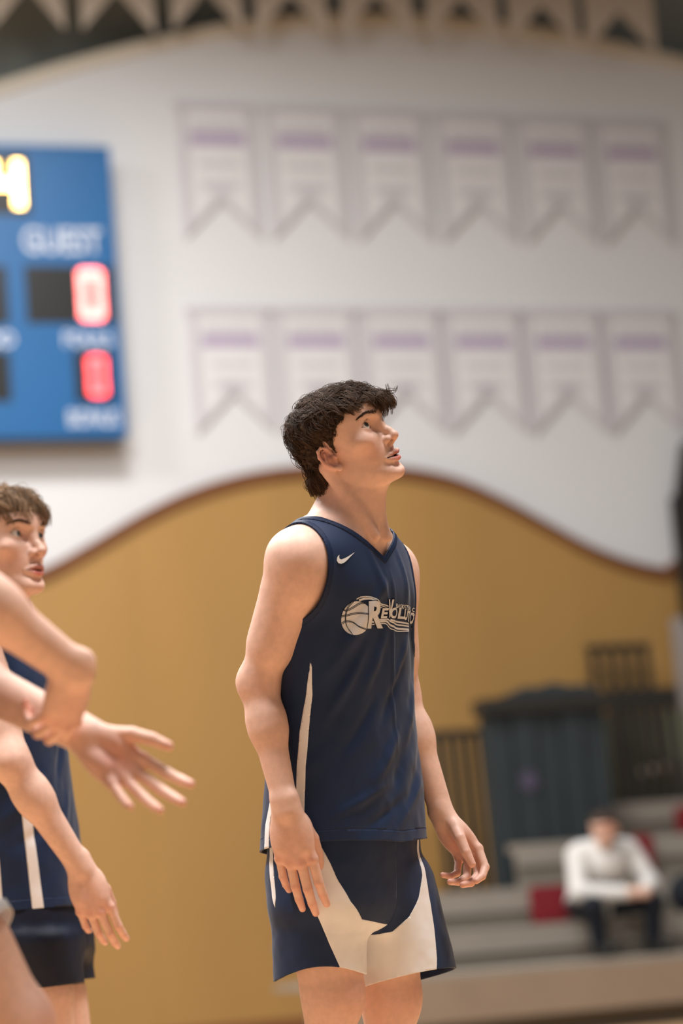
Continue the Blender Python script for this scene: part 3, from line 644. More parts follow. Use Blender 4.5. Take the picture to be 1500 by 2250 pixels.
def paint(S, V):
    O, A, sc = S.O, S.A, S.hs; hl = lambda x, y, z: O+(np.array([x, y, z])*sc)@A; L = []
    for sx in (-1, 1):
        L += [(hl(sx*.048, .075, -.028), .028*sc, SKR, .26), (hl(sx*.083, -.005, -.01), .026, SKR, .62), (hl(sx*.076, .000, -.016), .008, SKR*.35, .75), (hl(sx*.012, .105, -.024), .010, SKR, .35), (hl(sx*.03, .095, .012), .010, SK*.85, .3)]  # flushed cheeks, ears and nose; ear-canal shade painted as a dark spot
    for sx in (-1, 1): L += [(hl(sx*.0095, .1020, -.0225), .0046, SKR*.10, .95), (hl(sx*.0085, .1000, -.0195), .0042, SKR*.10, .95)]  # shade inside the nostrils, painted into the skin colour
    L += [(hl(0, .119, -.02), .012, SKR, .45), (hl(0, .098, -.088), .018, SKR, .22)]
    for h in (S.hR, S.hL):
        L.append((h.world((0, .065, -.022)), .038*h.sc, SKR, .55))
        for k in h.knuckles: L.append((h.world(k), .010, SKR, .42))
        for pts, _ in h.f: L.append((h.world(pts[-1]), .014, SKR, .5))
        for c, r in h.nails: L.append((h.world(c), r*.8, np.array(lin(236, 192, 176)[:3]), .8))
    for e in (S.elR, S.elL): L.append((e, .04, SKR, .25))
    for e in (S.knR, S.knL): L.append((e+S.d*.05, .05, SKR, .35))
    for m in S.moles: L.append((m, .0016, np.array(lin(96, 52, 40)[:3]), .9))
    C = spots(V, SK, L)
    q = (V-O)@A.T/sc; near = np.abs(q).max(1) < .16; qq = q[near]
    c = C[near]
    # lips follow the lip rolls
    p = qq.copy(); p[:, 0] = np.abs(p[:, 0]); mz = -.0515
    ul = chain(p, [(0, .1018, mz+.0050), (.0075, .1005, mz+.0060), (.016, .095, mz+.0036), (.0255, .0868, mz)], [.0046, .0046, .0036, .0016], .003)
    ll = chain(p, [(0, .0995, mz-.0060), (.010, .0972, mz-.0054), (.019, .0915, mz-.0032), (.0255, .0862, mz-.0003)], [.0054, .0050, .0036, .0016], .003)
    w = np.clip(.5-np.minimum(ul, ll)/.0016, 0, 1)[:, None]*.85; c = c*(1-w)+np.where((ul < ll)[:, None], LIP*.85, LIP*1.2)*w
    w = np.clip((.0008-np.abs(p[:, 2]-mz)+S.mouth*.6)/.001, 0, 1)*(p[:, 0] < .026)*(p[:, 1] < .0965)*(p[:, 1] > .074); w = (w*(p[:, 2] > -.06))[:, None]; c = c*(1-w)+np.array(lin(70, 28, 24)[:3])*w
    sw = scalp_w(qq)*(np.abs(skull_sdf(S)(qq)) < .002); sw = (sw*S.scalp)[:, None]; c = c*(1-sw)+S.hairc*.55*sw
    C[near] = c; return C

# ------------------------------------------------------------------ hair
def hair_part(S, parent, n_clump, per, seed, style, extra=()):
    """locks of strands combed over the scalp; style(q)->(length, lift, flow vector, curl, keep)"""
    rng = np.random.default_rng(seed); O, A, sc = S.O, S.A, S.hs
    sk = skull_sdf(S)
    def surf(q):
        d = sk(q); e = 1e-3
        g = np.stack([sk(q+np.eye(3)[i]*e)-d for i in range(3)], 1)/e; g /= np.maximum(np.linalg.norm(g, axis=1, keepdims=True), 1e-6); return d, g
    # roots
    R = []
    while len(R) < n_clump:
        v = rng.normal(size=(4000, 3)); v /= np.linalg.norm(v, axis=1, keepdims=True); q = v*[.076, .088, .067]+[0, .003, .037]; q[rng.random(len(q)) < .16] *= [.8, .75, 1]; lowz = rng.random(len(q)) < .18; q[lowz, 2] = rng.uniform(-.105, .0, lowz.sum()); q[lowz, 1] = -np.abs(q[lowz, 1])-.01
        for _ in range(3):
            dd, g = surf(q); q = q-g*dd[:, None]
        q = q[(scalp_w(q) > .5)]; R += q.tolist()
    R = np.array(R[:n_clump]); Vs, Fs, Ts, off = [], [], [], 0; NS = 9
    Ln, lift, flow, curl = style(R)
    pts = np.zeros((NS, n_clump, 3)); q = R.copy(); pts[0] = q; ph = rng.uniform(0, 6.28, n_clump); jit = rng.normal(0, .20, (n_clump, 3)); Ln = Ln*rng.uniform(.75, 1.2, n_clump); lf = lift*rng.uniform(.5, 1.35, n_clump)
    for s in range(1, NS):
        t = s/(NS-1); _, g = surf(q); Lx, _, fl, _ = style(q); fl = fl+jit*(.35+.4*t); fl = fl-g*(fl*g).sum(1)[:, None]*.9; fl /= np.maximum(np.linalg.norm(fl, axis=1, keepdims=True), 1e-6)
        sd = np.cross(g, fl); wv_ = np.sin(ph+t*3.6)*curl; fl = fl+sd*wv_[:, None]; q = q+fl*(Ln/(NS-1))[:, None]
        dd, g = surf(q); want = lf*(1-(1-min(1, t*1.8))**2)*(1-.55*max(0, t-.6)/.4)+.0022+lf*.25*np.sin(ph*1.7+t*5.0)*t
        q = q+g*(want-dd)[:, None]*.8; pts[s] = q
    if len(extra):
        ex = np.stack([spl(np.arange(len(e)), np.array(e))(np.linspace(0, len(e)-1, NS)) for e in extra], 1); pts = np.concatenate([pts, ex], 1); Ln = np.concatenate([Ln, np.full(len(extra), .055)]); n_clump += len(extra)
    for _ in range(2): pts[1:-1] = pts[1:-1]*.5+(pts[:-2]+pts[2:])*.25
    col0 = S.hairc
    tt = np.linspace(0, 1, NS); taper = (1-.72*tt**1.5)[None, :, None]; wd = ((.00040*(1-.75*tt**2)+.00008)*S.strand)[None, :, None]
    for c in range(n_clump):
        G = pts[:, c]; k = per; rad = .0052*min(1.0, .45+Ln[c]/.05)
        offs = rng.normal(0, 1, (k, 1, 3))*rad; wv2 = rng.normal(size=(k, 1, 3)); wv2 /= np.linalg.norm(wv2, axis=2, keepdims=True)
        tone = (col0*rng.uniform(.6, 1.35))[None]*rng.uniform(.7, 1.5, (k, 1))+rng.normal(0, .003, (k, 1))
        path = G[None]+offs*taper+(np.sin(tt[None]*6+rng.uniform(0, 6.28, (k, 1)))*.0006)[:, :, None]*wv2
        T = np.gradient(path, axis=1); T /= np.maximum(np.linalg.norm(T, axis=2, keepdims=True), 1e-9); n1 = np.cross(T, [.31, .52, .79]); n1 /= np.linalg.norm(n1, axis=2, keepdims=True); n2 = np.cross(T, n1)
        ring = np.stack([path+wd*n1, path+wd*(-.5*n1+.87*n2), path+wd*(-.5*n1-.87*n2)], 2).reshape(-1, 3)
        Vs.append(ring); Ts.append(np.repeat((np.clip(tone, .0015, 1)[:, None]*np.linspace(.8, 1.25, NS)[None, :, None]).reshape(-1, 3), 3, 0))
    ns = n_clump*per; Fs = [(HF(NS)[None]+(np.arange(ns)*NS*3)[:, None, None]).reshape(-1, 4)]
    V = np.concatenate(Vs); V = O+(V*sc)@A
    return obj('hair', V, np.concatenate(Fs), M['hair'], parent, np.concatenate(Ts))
_hf = {}
def HF(n):
    if n not in _hf: _hf[n] = np.array([(i*3+s, i*3+(s+1) % 3, (i+1)*3+(s+1) % 3, (i+1)*3+s) for i in range(n-1) for s in range(3)])
    return _hf[n]
def hair_cap(S, parent, thick, seed, res=.0021):
    """the dense mass of hair under the locks"""
    O, A, sc = S.O, S.A, S.hs; sk = skull_sdf(S)
    def fn(p):
        q = (p-O)@A.T/sc; d = sk(q); w = scalp_w(q); th = thick(q)*(.75+.9*vnoise(q*[70, 70, 50], seed)+.5*vnoise(q*170, seed+1))
        return (d-np.maximum(th, .0002)*w-(-.004)*(1-w))*sc
    V, Q = sdf_mesh(fn, np.array([-.10, -.12, -.11])*sc, np.array([.10, .11, .135])*sc, res, (O, A), 2.2)
    q = (V-O)@A.T/sc; keep = (scalp_w(q)[Q] > .35).any(1); V, Q = keep_faces(V, Q, keep); q = (V-O)@A.T/sc
    C = S.hairc[None]*(.6+.7*np.clip(vnoise(q*90, 5)+.3, 0, 1))[:, None]
    return obj('hair_mass', V, Q, M['hairbase'], parent, C)
def eyes(S, parent, gaze, iris):
    O, A, sc = S.O, S.A, S.hs
    u = np.linspace(0, math.pi, 25); v = np.linspace(0, 2*math.pi, 33)[:-1]; g = nrm(gaze); a = nrm(np.cross(g, [0, 0, 1])); b = np.cross(a, g)
    for sx in (-1, 1):
        c = EYE*[sx, 1, 1]; V = []; Fc = []; T = []
        for i, th in enumerate(u):
            for ph in v:
                rr = EYR*(1+.035*max(0, 1-(th/.5)**2)); V.append(c+rr*(g*math.cos(th)+math.sin(th)*(a*math.cos(ph)+b*math.sin(ph))))
                T.append((.006, .006, .007) if th < .17 else (np.array(iris)*(1.0 if th < .42 else .35) if th < .49 else np.array(lin(238, 232, 228)[:3])))
        n = len(v)
        for i in range(len(u)-1):
            for j in range(n): Fc.append((i*n+j, (i+1)*n+j, (i+1)*n+(j+1) % n, i*n+(j+1) % n))
        obj('eye', O+(np.array(V)*sc)@A, np.array(Fc), M['eye'], parent, np.array(T, float))
def brow_lash(S, parent, dark, seed=3):
    rng = np.random.default_rng(seed); O, A, sc = S.O, S.A, S.hs; Vs, Fs, off = [], [], 0
    def flush(name):
        nonlocal Vs, Fs, off
        obj(name, O+(np.concatenate(Vs)*sc)@A, np.concatenate(Fs), M['hair'], parent, np.tile(dark, (off, 1))); Vs, Fs, off = [], [], 0
    def strand(p0, p1, p2, w):
        nonlocal off
        t = np.linspace(0, 1, 5)[:, None]; path = (1-t)**2*p0+2*t*(1-t)*p1+t*t*p2; V, _ = tube(path, w*(1-.8*t[:, 0]), 3, False); Vs.append(V); Fs.append(HF(5)+off); off += len(V)
    def proj(q):
        q = np.array(q, float); n = np.stack([q[:, 0]*3, np.ones(len(q)), np.full(len(q), .2)], 1); n /= np.linalg.norm(n, axis=1, keepdims=True)
        for _ in range(3): q = q-n*head_sdf(q)[:, None]
        return q
    for sx in (-1, 1):
        t = rng.uniform(0, 1, 260); x = .013+.041*t; z = .0360+.0068*np.sin(np.minimum(1, t*1.25)*math.pi*.62)-.004*np.maximum(0, t-.72)/.28+rng.normal(0, 1, 260)*.0024*(1-.55*t)
        b = proj(np.stack([sx*x, .086-.020*t, z], 1))-[0, .0006, 0]; e = proj(np.stack([sx*(x+.0065), .086-.020*t, z+.0022*(1-1.7*t)], 1))+[0, .0012, 0]
        for k in range(260): strand(b[k], (b[k]+e[k])/2+[0, .0016, 0], e[k], .00035*S.strand)
        flush('eyebrow'); c = EYE*[sx, 1, 1]
        for k in range(34):
            x = rng.uniform(-.013, .0155); zu = .0096*(1-abs(x/.0170)**2.2)+.10*x; b = c+[sx*x, math.sqrt(max(1e-6, .0148**2-(x*.9)**2-zu*zu)), zu+.0004]
            dr = np.array([sx*x*.35, .0065, .0042]); strand(b, b+dr*.6+[0, .001, -.0006], b+dr*.8+[0, 0, .0020], .00016)
        flush('eyelashes')
def teeth(S, parent):
    O, A, sc = S.O, S.A, S.hs; q = np.linspace(-1.0, 1.0, 13); V = []; Fc = []
    for t in q:
        x = .020*t; y = .0925-.016*t*t
        for z in (-.0530, -.0478): V += [(x, y, z), (x*.9, y-.004, z)]
    for i in range(12):
        a = i*4; b = a+4; Fc += [(a, b, b+2, a+2), (a+1, a+3, b+3, b+1), (a, a+1, b+1, b), (a+2, b+2, b+3, a+3)]
    obj('teeth', O+(np.array(V)*sc)@A, np.array(Fc), M['teeth'], parent)
def shoe(an, fd, parent):
    F = Field(); g = np.array([an[0], an[1], 0.0]); sdv = np.cross(fd, zz)
    F.cone(g+zz*.052-fd*.035, g+zz*.048+fd*.10, .046, .042, .03); F.cone(g+zz*.045+fd*.10, g+zz*.038+fd*.165, .043, .034, .03); F.cone(g+zz*.06-fd*.02, g+zz*.115-fd*.012, .050, .050, .02)
    V, Q = sdf_mesh(lambda p: smax(F(p), .024-p[:, 2], .006), g-[.3, .3, .02], g+[.3, .3, .2], .006); o = obj('shoe', V, Q, M['shoe'], parent)
    q = np.linspace(0, 2*math.pi, 28, endpoint=False); pl = [(g+fd*(.062+.142*math.cos(t))+sdv*(.047*math.sin(t)*(1+.1*math.cos(t)))) for t in q]
    V = [p+zz*.001 for p in pl]+[p+zz*.028 for p in pl]; n = len(q); Fc = [list(range(n))[::-1], list(range(n, 2*n))]+[[i, (i+1) % n, n+(i+1) % n, n+i] for i in range(n)]
    obj('sole', np.array(V), Fc, M['sole'], o, smooth=False)

# ------------------------------------------------------------------ clothing kit
def seg_d(P2, a, b):
    a = np.asarray(a, float); b = np.asarray(b, float); ba = b-a; t = np.clip((P2-a)@ba/(ba@ba), 0, 1); return np.linalg.norm(P2-a-t[:, None]*ba, axis=1), t
def folds(P2, L):
    """ridges and valleys (a, b, width, height) in surface coordinates"""
    h = np.zeros(len(P2))
    for a, b, w, k in L:
        dd, t = seg_d(P2, a, b); h += k*np.exp(-(dd/w)**2)*np.sin(np.clip(t, .03, .97)*math.pi)**.6
    return h
class Cloth:
    """torso coordinates: s lateral (left +), f front, z up, ang around the body"""
    def __init__(self, st, l, d): self.st = np.asarray(st, float); self.l = l; self.d = d; self.fc = spl(self.st[:, 0], self.st[:, 1:3])
    def co(self, V):
        c = self.fc(V[:, 2]); r = V[:, :2]-c; s = r@self.l[:2]; f = r@self.d[:2]; return s, f, V[:, 2], np.arctan2(s, f)
def jersey(S, st, parent, cfg, res=.0045):
    F = Field(); l, d = S.l, S.d; st = np.asarray(st, float); C = Cloth(st, l, d)
    F.add(lambda p: loft(p, st, l, d, 2.2), [st[:, 1].mean(), st[:, 2].mean(), (st[0, 0]+st[-1, 0])/2], (st[-1, 0]-st[0, 0])/2+.25, .03)
    for sh in (S.shR, S.shL):
        F.cone(S.neckb-zz*.012+(sh-S.neckb)*.18, sh-zz*.004, .049, .0535, .05); F.cone(S.neckb+zz*.026-d*.03, sh-d*.012+zz*.005, .037, .039, .05); F.ell(sh-zz*.028, (.057, .057, .084), k=.03)
    lo = np.array([st[:, 1].min()-.35, st[:, 2].min()-.35, st[0, 0]-.07]); hi = np.array([st[:, 1].max()+.35, st[:, 2].max()+.35, S.neckb[2]+.16])
    ext = st.copy(); ext = np.vstack([[st[0, 0]-.06, *st[0, 1:]], st]); F.L[0] = (lambda p: loft(p, ext, l, d, 2.2),)+F.L[0][1:]
    V, Q = sdf_mesh(F, lo, hi, res); T = tri(Q); N = vnormals(V, T); s, f, z, a = C.co(V); R = .17
    P2 = np.stack([a*R, z], 1); h = 1.25*folds(P2, cfg['folds'])+.0030*vnoise(np.stack([a*R*16, z*9, f*0], 1), 11)+.0022*vnoise(np.stack([a*R*38+z*10, z*30-a*R*18, f*0], 1), 12)*np.clip((cfg['ztop']-z)/.25, 0, 1)
    V = V+N*h[:, None]; s, f, z, a = C.co(V)
    g_hem = z-(cfg['hem']+cfg.get('hemtilt', 0)*f+cfg.get('hemside', 0)*np.abs(s)/.19)
    def g_arm(V):
        r = None; E = np.asarray(cfg['arm'], float)
        for sd, sh in ((-1, S.shR), (1, S.shL)):
            q = V-sh; z = q[:, 2]; lat = sd*((V-(S.shR+S.shL)/2)@l); e = (np.interp(z, E[:, 0], E[:, 1])+(cfg.get('armfar', 0) if sd > 0 else 0)-lat)*np.interp(z, [-.185, -.14], [.45, 1]); r = e if r is None else np.minimum(r, e)
        return r
    def g_neck(V):
        r = V-S.neckb; s = np.abs(r@l); f = r@d; z = r[:, 2]; zf, zb, hw, zs = cfg['neck']     # front apex, back, half width at shoulder, shoulder height
        al = math.atan2(hw, zs-zf); gf = s*math.cos(al)-(z-zf)*math.sin(al); gf = np.sqrt(gf*gf+0)*np.sign(gf)
        gb = (s/hw)**2*(zs-zb)+zb-z; gb = gb*.8; t = np.clip((f+.07)/.05, 0, 1); t = t*t*(3-2*t); return gb*(1-t)+gf*t
    V, T = clip(V, T, g_hem); V, T = clip(V, T, g_arm(V)); V, T = clip(V, T, g_neck(V))
    # binding round the openings
    bw = .011; ga, gn = g_arm(V), g_neck(V); mb = np.minimum(ga, gn)
    Vb, Tb = clip(V, T, bw-mb); Nb = vnormals(Vb, Tb); ob = obj('binding', Vb+Nb*.0012, Tb, M['navytrim'], parent); solidify(ob, .0035)
    V, T = clip(V, T, mb-bw+.0004)
    s, f, z, a = C.co(V); hz = cfg['hem']+cfg.get('hemtilt', 0)*f+cfg.get('hemside', 0)*np.abs(s)/.19
    for poly in cfg['stripes']:
        # stripe: rows z, angle start, angle end
        poly = np.asarray(poly, float); o_ = np.argsort(poly[:, 0]); poly = poly[o_]
        def gs(V):
            _, _, z, a = C.co(V); a0 = np.interp(z, poly[:, 0], poly[:, 1]); a1 = np.interp(z, poly[:, 0], poly[:, 2]); a = np.where(a > 0, a-2*math.pi, a) if poly[0, 1] < -2.9 else a
            return np.minimum(np.minimum(a-a0, a1-a)*R, np.minimum(z-poly[0, 0], poly[-1, 0]-z))
        Vs, Ts = clip(V, T, gs(V))
        if len(Ts): solidify(obj('side_stripe', Vs+vnormals(Vs, Ts)*.0006, Ts, M['whitefab'], parent), .003)
        V, T = clip(V, T, -gs(V))
    # hem band
    _, f, z, a = C.co(V); s_ = np.zeros(1)
    def gh(V):
        s, f, z, a = C.co(V); return z-(cfg['hem']+cfg.get('hemtilt', 0)*f+cfg.get('hemside', 0)*np.abs(s)/.19)-.022
    Vh, Th = clip(V, T, -gh(V)); solidify(obj('hem_band', Vh+vnormals(Vh, Th)*.0004, Th, M['navy'], parent), .0035)
    V, T = clip(V, T, gh(V)); o = solidify(obj('jersey', V, T, M['navy'], parent), .003); o.name = 'jersey'
    return o, V, T, C
def shorts(S, pel, legs, hem, parent, cfg, res=.005):
    """pel: stations of the hip part; legs: per side stations of the leg tube; each leg with its half of the hips is one piece"""
    l, d = S.l, S.d; pel = np.asarray(pel, float); Cs = [Cloth(L, l, d) for L in legs]; pf = spl(pel[:, 0], pel[:, 1:3]); zc = pel[0, 0]; VV, TT = [], []
    for kk in (0, 1):
        F = Field(); L = np.asarray(legs[kk], float); E = np.vstack([[L[0, 0]-.06, *L[0, 1:]], L])
        F.add(lambda p: loft(p, pel, l, d, 2.3), [pel[:, 1].mean(), pel[:, 2].mean(), pel[:, 0].mean()], .32, .02)
        F.add(lambda p, E=E: loft(p, E, l, d, 2.2), [E[:, 1].mean(), E[:, 2].mean(), E[:, 0].mean()], .36, .03)
        allp = np.vstack([pel, L]); lo = np.array([allp[:, 1].min()-.25, allp[:, 2].min()-.25, allp[:, 0].min()-.06]); hi = np.array([allp[:, 1].max()+.25, allp[:, 2].max()+.25, allp[:, 0].max()+.02])
        V, Q = sdf_mesh(F, lo, hi, res); T = tri(Q); N = vnormals(V, T)
        V = V+N*(.003*vnoise(np.stack([V@l*18, V@d*18, V[:, 2]*6], 1), 21)+.0012*vnoise(V*55, 22)+cfg.get('fold', 0)*vnoise(np.stack([V@l*30+V[:, 2]*8, V@d*30, V[:, 2]*7], 1), 23))[:, None]
        sd = (V[:, :2]-pf(V[:, 2]))@l[:2]*(1 if kk else -1)
        if kk: V = V-N*(.0025*np.clip(-sd/.004, 0, 1))[:, None]; sd = sd+.02
        V, T = clip(V, T, np.maximum(sd, zc-.012-V[:, 2]))
        s, f, z, a = Cs[kk].co(V); h = hem[kk]; V, T = clip(V, T, z-(h[0]+h[1]*f+h[2]*s+(h[3]*np.cos(2*(a-h[4])) if len(h) > 3 else 0))); V, T = clip(V, T, pel[-1, 0]-.012-V[:, 2]); VV.append(V); TT.append(T)
        def gp(V):
            s, f, z, a = Cs[kk].co(V); return cfg['panel'][kk](a, z)
        if cfg.get('panel'):
            Vw, Tw = clip(V, T, gp(V)); solidify(obj('white_panel', Vw+vnormals(Vw, Tw)*.0005, Tw, M['whitefab'], parent), .003); V, T = clip(V, T, -gp(V))
        solidify(obj('short_leg', V, T, cfg['mat'], parent), .003)
    V, T = join(list(zip(VV, TT))); return V, T, Cs
def decal(V2, Fc, o, frame, bvh, name, mat, parent, off=.0012):
    """lay flat print (2D) onto the cloth: frame = (origin, right, up, outward)"""
    org, rt, up, out = frame; W = []
    for x, y in V2:
        p = org+x*rt+y*up; h = bvh.ray_cast(Vector(p+out*.5), Vector(-out)); W.append(np.array(h[0])+np.array(h[1])*off if h[0] is not None else p)
    return obj(name, np.array(W), Fc, mat, parent)
def refine(V, Fc, maxe):
    """subdivide a flat mesh so that it can follow a curved surface"""
    V = [tuple(v[:2]) for v in V]; T = []
    for f in Fc:
        for i in range(1, len(f)-1): T.append((f[0], f[i], f[i+1]))
    for _ in range(6):
        mid = {}; out = []; ch = False
        def m(i, j):
            k = (min(i, j), max(i, j))
            if k not in mid: mid[k] = len(V); V.append(((V[i][0]+V[j][0])/2, (V[i][1]+V[j][1])/2))
            return mid[k]
        L = lambda i, j: math.hypot(V[i][0]-V[j][0], V[i][1]-V[j][1]) > maxe
        for a, b, c in T:
            e = [L(a, b), L(b, c), L(c, a)]; n = sum(e)
            if n == 0: out.append((a, b, c)); continue
            ch = True
            if n == 3: x, y, z = m(a, b), m(b, c), m(c, a); out += [(a, x, z), (x, b, y), (z, y, c), (x, y, z)]
            elif n == 1:
                if e[1]: a, b, c = b, c, a
                elif e[2]: a, b, c = c, a, b
                x = m(a, b); out += [(a, x, c), (x, b, c)]
            else:
                if not e[0]: a, b, c = b, c, a
                elif not e[1]: a, b, c = c, a, b
                x, z = m(a, b), (m(b, c)); out += [(a, x, c), (x, b, z), (x, z, c)] if True else []
        T = out
        if not ch: break
    return np.array(V), np.array(T)
def stroke(pts, w, closed=False):
    """flat ribbon along a 2D line"""
    p = np.asarray(pts, float); w = np.broadcast_to(w, len(p)); t = np.gradient(p, axis=0); t /= np.maximum(np.linalg.norm(t, axis=1, keepdims=True), 1e-9); n = np.stack([-t[:, 1], t[:, 0]], 1)
    V = np.concatenate([p+n*w[:, None]/2, p-n*w[:, None]/2]); k = len(p); return V, [[i, i+1, k+i+1, k+i][::-1] for i in range(k-1)]
def curve2(pts, n=24):
    p = np.asarray(pts, float); t = np.arange(len(p)); f = spl(t, p); return f(np.linspace(0, len(p)-1, n))

# ================================================================== the player in focus
S = Person(); S.l, S.d = axes(54)
def row(u, v, Z, a, b): q = at(u, v, Z); return [q[2], q[0], q[1], a, b]
st = np.array(sorted([row(757, 1865, 5.0, .198, .150), row(755, 1700, 5.0, .187, .138), row(751, 1550, 4.99, .178, .128), row(752, 1400, 4.975, .178, .126), row(754, 1300, 4.96, .176, .124), row(756, 1225, 4.95, .158, .096), row(758, 1165, 4.95, .112, .068)]))
S.torso = st.copy(); S.torso[:, 3:] -= np.array([[.030, .026], [.026, .024], [.022, .020], [.014, .014], [.011, .011], [.008, .008], [.006, .006]])
S.torso = np.vstack([row(758, 2000, 5.0, .150, .105), row(757, 1920, 5.0, .172, .120), S.torso])
c = at(757, 1240, 4.95); S.shR = c-S.l*.160; S.shL = c+S.l*.158
S.neckb = at(768, 1160, 4.945); S.O = at(754, 979, 4.93); S.A = head_frame(63, 9, 17); S.hs = 1.043; S.nk = 1.0; S.mouth = .0015; S.arm = .95; S.leg = 1.0
S.elR = at(566, 1500, 4.86); S.wrR = at(630, 1782, 4.79); S.elL = at(879, 1522, 5.12); S.wrL = at(976, 1800, 5.06)
S.hipR = at(693, 1910, 4.945); S.hipL = at(822, 1910, 5.065); S.knR = at(729, 2190, 4.92); S.knL = at(856, 2196, 5.05)
S.fd = nrm(S.d); S.anR = np.array([*(S.knR-S.d*.09)[:2], .10]); S.anL = np.array([*(S.knL-S.d*.06+S.l*.01)[:2], .10])
S.hR = Hand(S.wrR, at(668, 1960, 4.785)-at(636, 1790, 4.79), -cF+np.array([-.25, 0, .05]), 'R', [(8, 14, 8), (10, 12, 8), (10, 14, 8), (14, 24, 14)], (2, 0, -2, -5), ((.25, .85, -.45), (.0, .9, -.45), (-.1, .9, -.4)), 1.08)
S.hL = Hand(S.wrL, at(1038, 1885, 5.04)-at(974, 1800, 5.06), np.array([.72, .62, .22]), 'L', [(25, 38, 25), (38, 42, 26), (46, 44, 28), (50, 46, 30)], (4, 1, -3, -6), ((.35, .75, -.55), (.05, .9, -.35), (-.05, .95, -.2)), .98)
S.hairc = np.array(lin(70, 52, 39)[:3]); S.scalp = 1.0; S.strand = 1.0
S.moles = [at(u, v, Z) for u, v, Z in ((820, 975, 4.86), (822, 1109, 4.86), (797, 1132, 4.86), (651, 1168, 4.76))]
root = tag(empty('person', np.array([*(S.anR+S.anL)[:2]/2, 0])), 'standing player in navy jersey and navy white shorts gazing up, hands by his thighs', 'person')
S.F = build_body(S); V, Q = body_mesh(S, S.F, .0040, .00128, .0016)
S.moles_w = S.moles
obj('body', V, Q, M['skin'], root, paint(S, V))
def thick_main(q):
    y, z = q[:, 1], q[:, 2]; dz = np.clip((z-scalp_th(y))/.055, 0, 1); bk = np.clip((-y-.02)/.03, 0, 1)*np.clip((.03-z)/.06, 0, 1); return .0012+.0075*dz+.016*bk*np.clip(dz*1.4-.2, 0, 1)
hair_cap(S, root, thick_main, 31)
def style_main(q):
    x, y, z = q[:, 0], q[:, 1], q[:, 2]; crown = np.array([.0, -.050, .090]); v = q-crown; v = v/np.maximum(np.linalg.norm(v, axis=1, keepdims=True), .02)
    topf = np.clip((z-.045)/.03, 0, 1); frn = np.clip((y-.025)/.04, 0, 1)*topf; dz = np.clip((z-scalp_th(y))/.055, 0, 1)
    fl = v*.7+np.stack([-.30*np.sign(x)*topf*np.clip(y/.05, 0, 1), .75*topf+.4*frn, -.10+.45*frn], 1)
    low = 1-topf; fl = fl+np.stack([0*x, .35*low*np.clip((y+.02)/.04, 0, 1), -.95*low], 1); bk = np.clip((-y-.02)/.03, 0, 1)*np.clip((.03-z)/.06, 0, 1)
    L = .009+.030*dz+.014*frn+.012*bk*dz; lift = .0018+.0065*dz+.006*frn+.018*bk*np.clip(dz*1.5-.22, 0, 1); curl = .10+.9*np.clip((z-.0)/.05, 0, 1)
    sf = np.clip((np.abs(x)-.045)/.02, 0, 1)*(1-topf)*(1-bk); L = L*(1-.45*sf); lift = lift*(1-.35*sf)
    return L, lift, fl, curl
fr = np.random.default_rng(9); fringe = []
for k in range(46):
    x0 = fr.uniform(-.016, .050); up = fr.random() < .22; j = lambda a: fr.normal(0, a); w = min(1, max(0, (x0+.01)/.04)); e = .006*w+fr.uniform(-.010, .006)
    fringe.append([(x0*.8, .056+j(.006), .070+j(.004)), (x0+j(.004), .082+e*.4, .074+j(.004)), (x0+.004+j(.004), .100+e, .067+j(.005)), (x0+.006+j(.004), .109+e, (.060 if up else .050)+j(.005)), (x0+.002+j(.006), (.115 if up else .102)+e, (.074 if up else .036)+j(.006))])
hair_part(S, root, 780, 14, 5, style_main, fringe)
eyes(S, root, (-.30, .88, .34), (.060, .070, .062)); brow_lash(S, root, S.hairc*.95); teeth(S, root)
MAIN, MROOT = S, root
for an in (S.anR, S.anL): shoe(an, S.fd, root)
for an in (S.anR, S.anL):
    V, Fc = tube([an+zz*(.0+.02*k)-S.d*.0 for k in range(-2, 5)], [.050, .050, .049, .049, .050, .052, .053], 20, False); solidify(obj('sock', V, Fc, M['whitefab'], root), .004)

zb = S.neckb[2]
jc = dict(ztop=zb, hem=float(at(780, 1861, 4.9)[2]), hemtilt=.02, hemside=.012, arm=[(-.30, .40), (-.195, .26), (-.180, .185), (-.158, .163), (-.12, .152), (-.05, .148), (0, .148), (.06, .152), (.2, .155)], armfar=-.014, neck=(-.072, .016, .105, .002),
    folds=[((.02, 1.02), (.14, 1.20), .016, .006), ((-.05, .95), (.10, 1.12), .018, -.006), ((-.10, .98), (.02, 1.10), .014, .005), ((-.06, 1.10), (.06, 1.24), .014, -.004), ((-.12, 1.15), (-.02, 1.30), .014, .005),
           ((-.16, 1.05), (-.06, 1.17), .012, -.004), ((-.02, .90), (.12, 1.0), .012, .004), ((-.12, .90), (.02, .96), .011, -.004), ((-.18, .93), (-.05, .99), .010, .004), ((.02, .93), (.16, 1.08), .016, -.004), ((-.2, 1.2), (-.08, 1.33), .014, .004), ((-.02, 1.33), (-.08, 1.46), .012, .003), ((.06, 1.33), (.10, 1.47), .012, .003), ((.13, 1.2), (.10, 1.4), .016, -.004), ((.004, 1.06), (.0, 1.41), .006, .0026), ((-.16, 1.26), (-.02, 1.40), .013, .005), ((-.19, 1.12), (-.10, 1.26), .011, .005), ((.0, 1.18), (.09, 1.30), .011, .004)],
    stripes=[[(1.252, -1.286, -1.282), (1.172, -1.349, -1.275), (1.104, -1.423, -1.316), (1.035, -1.453, -1.351), (.967, -1.461, -1.362), (.70, -1.45, -1.355)], [(.985, -1.832, -1.828), (.955, -1.88, -1.80), (.93, -1.93, -1.83), (.70, -1.95, -1.85)]])
jo, JV, JT, JC = jersey(S, st, root, jc)
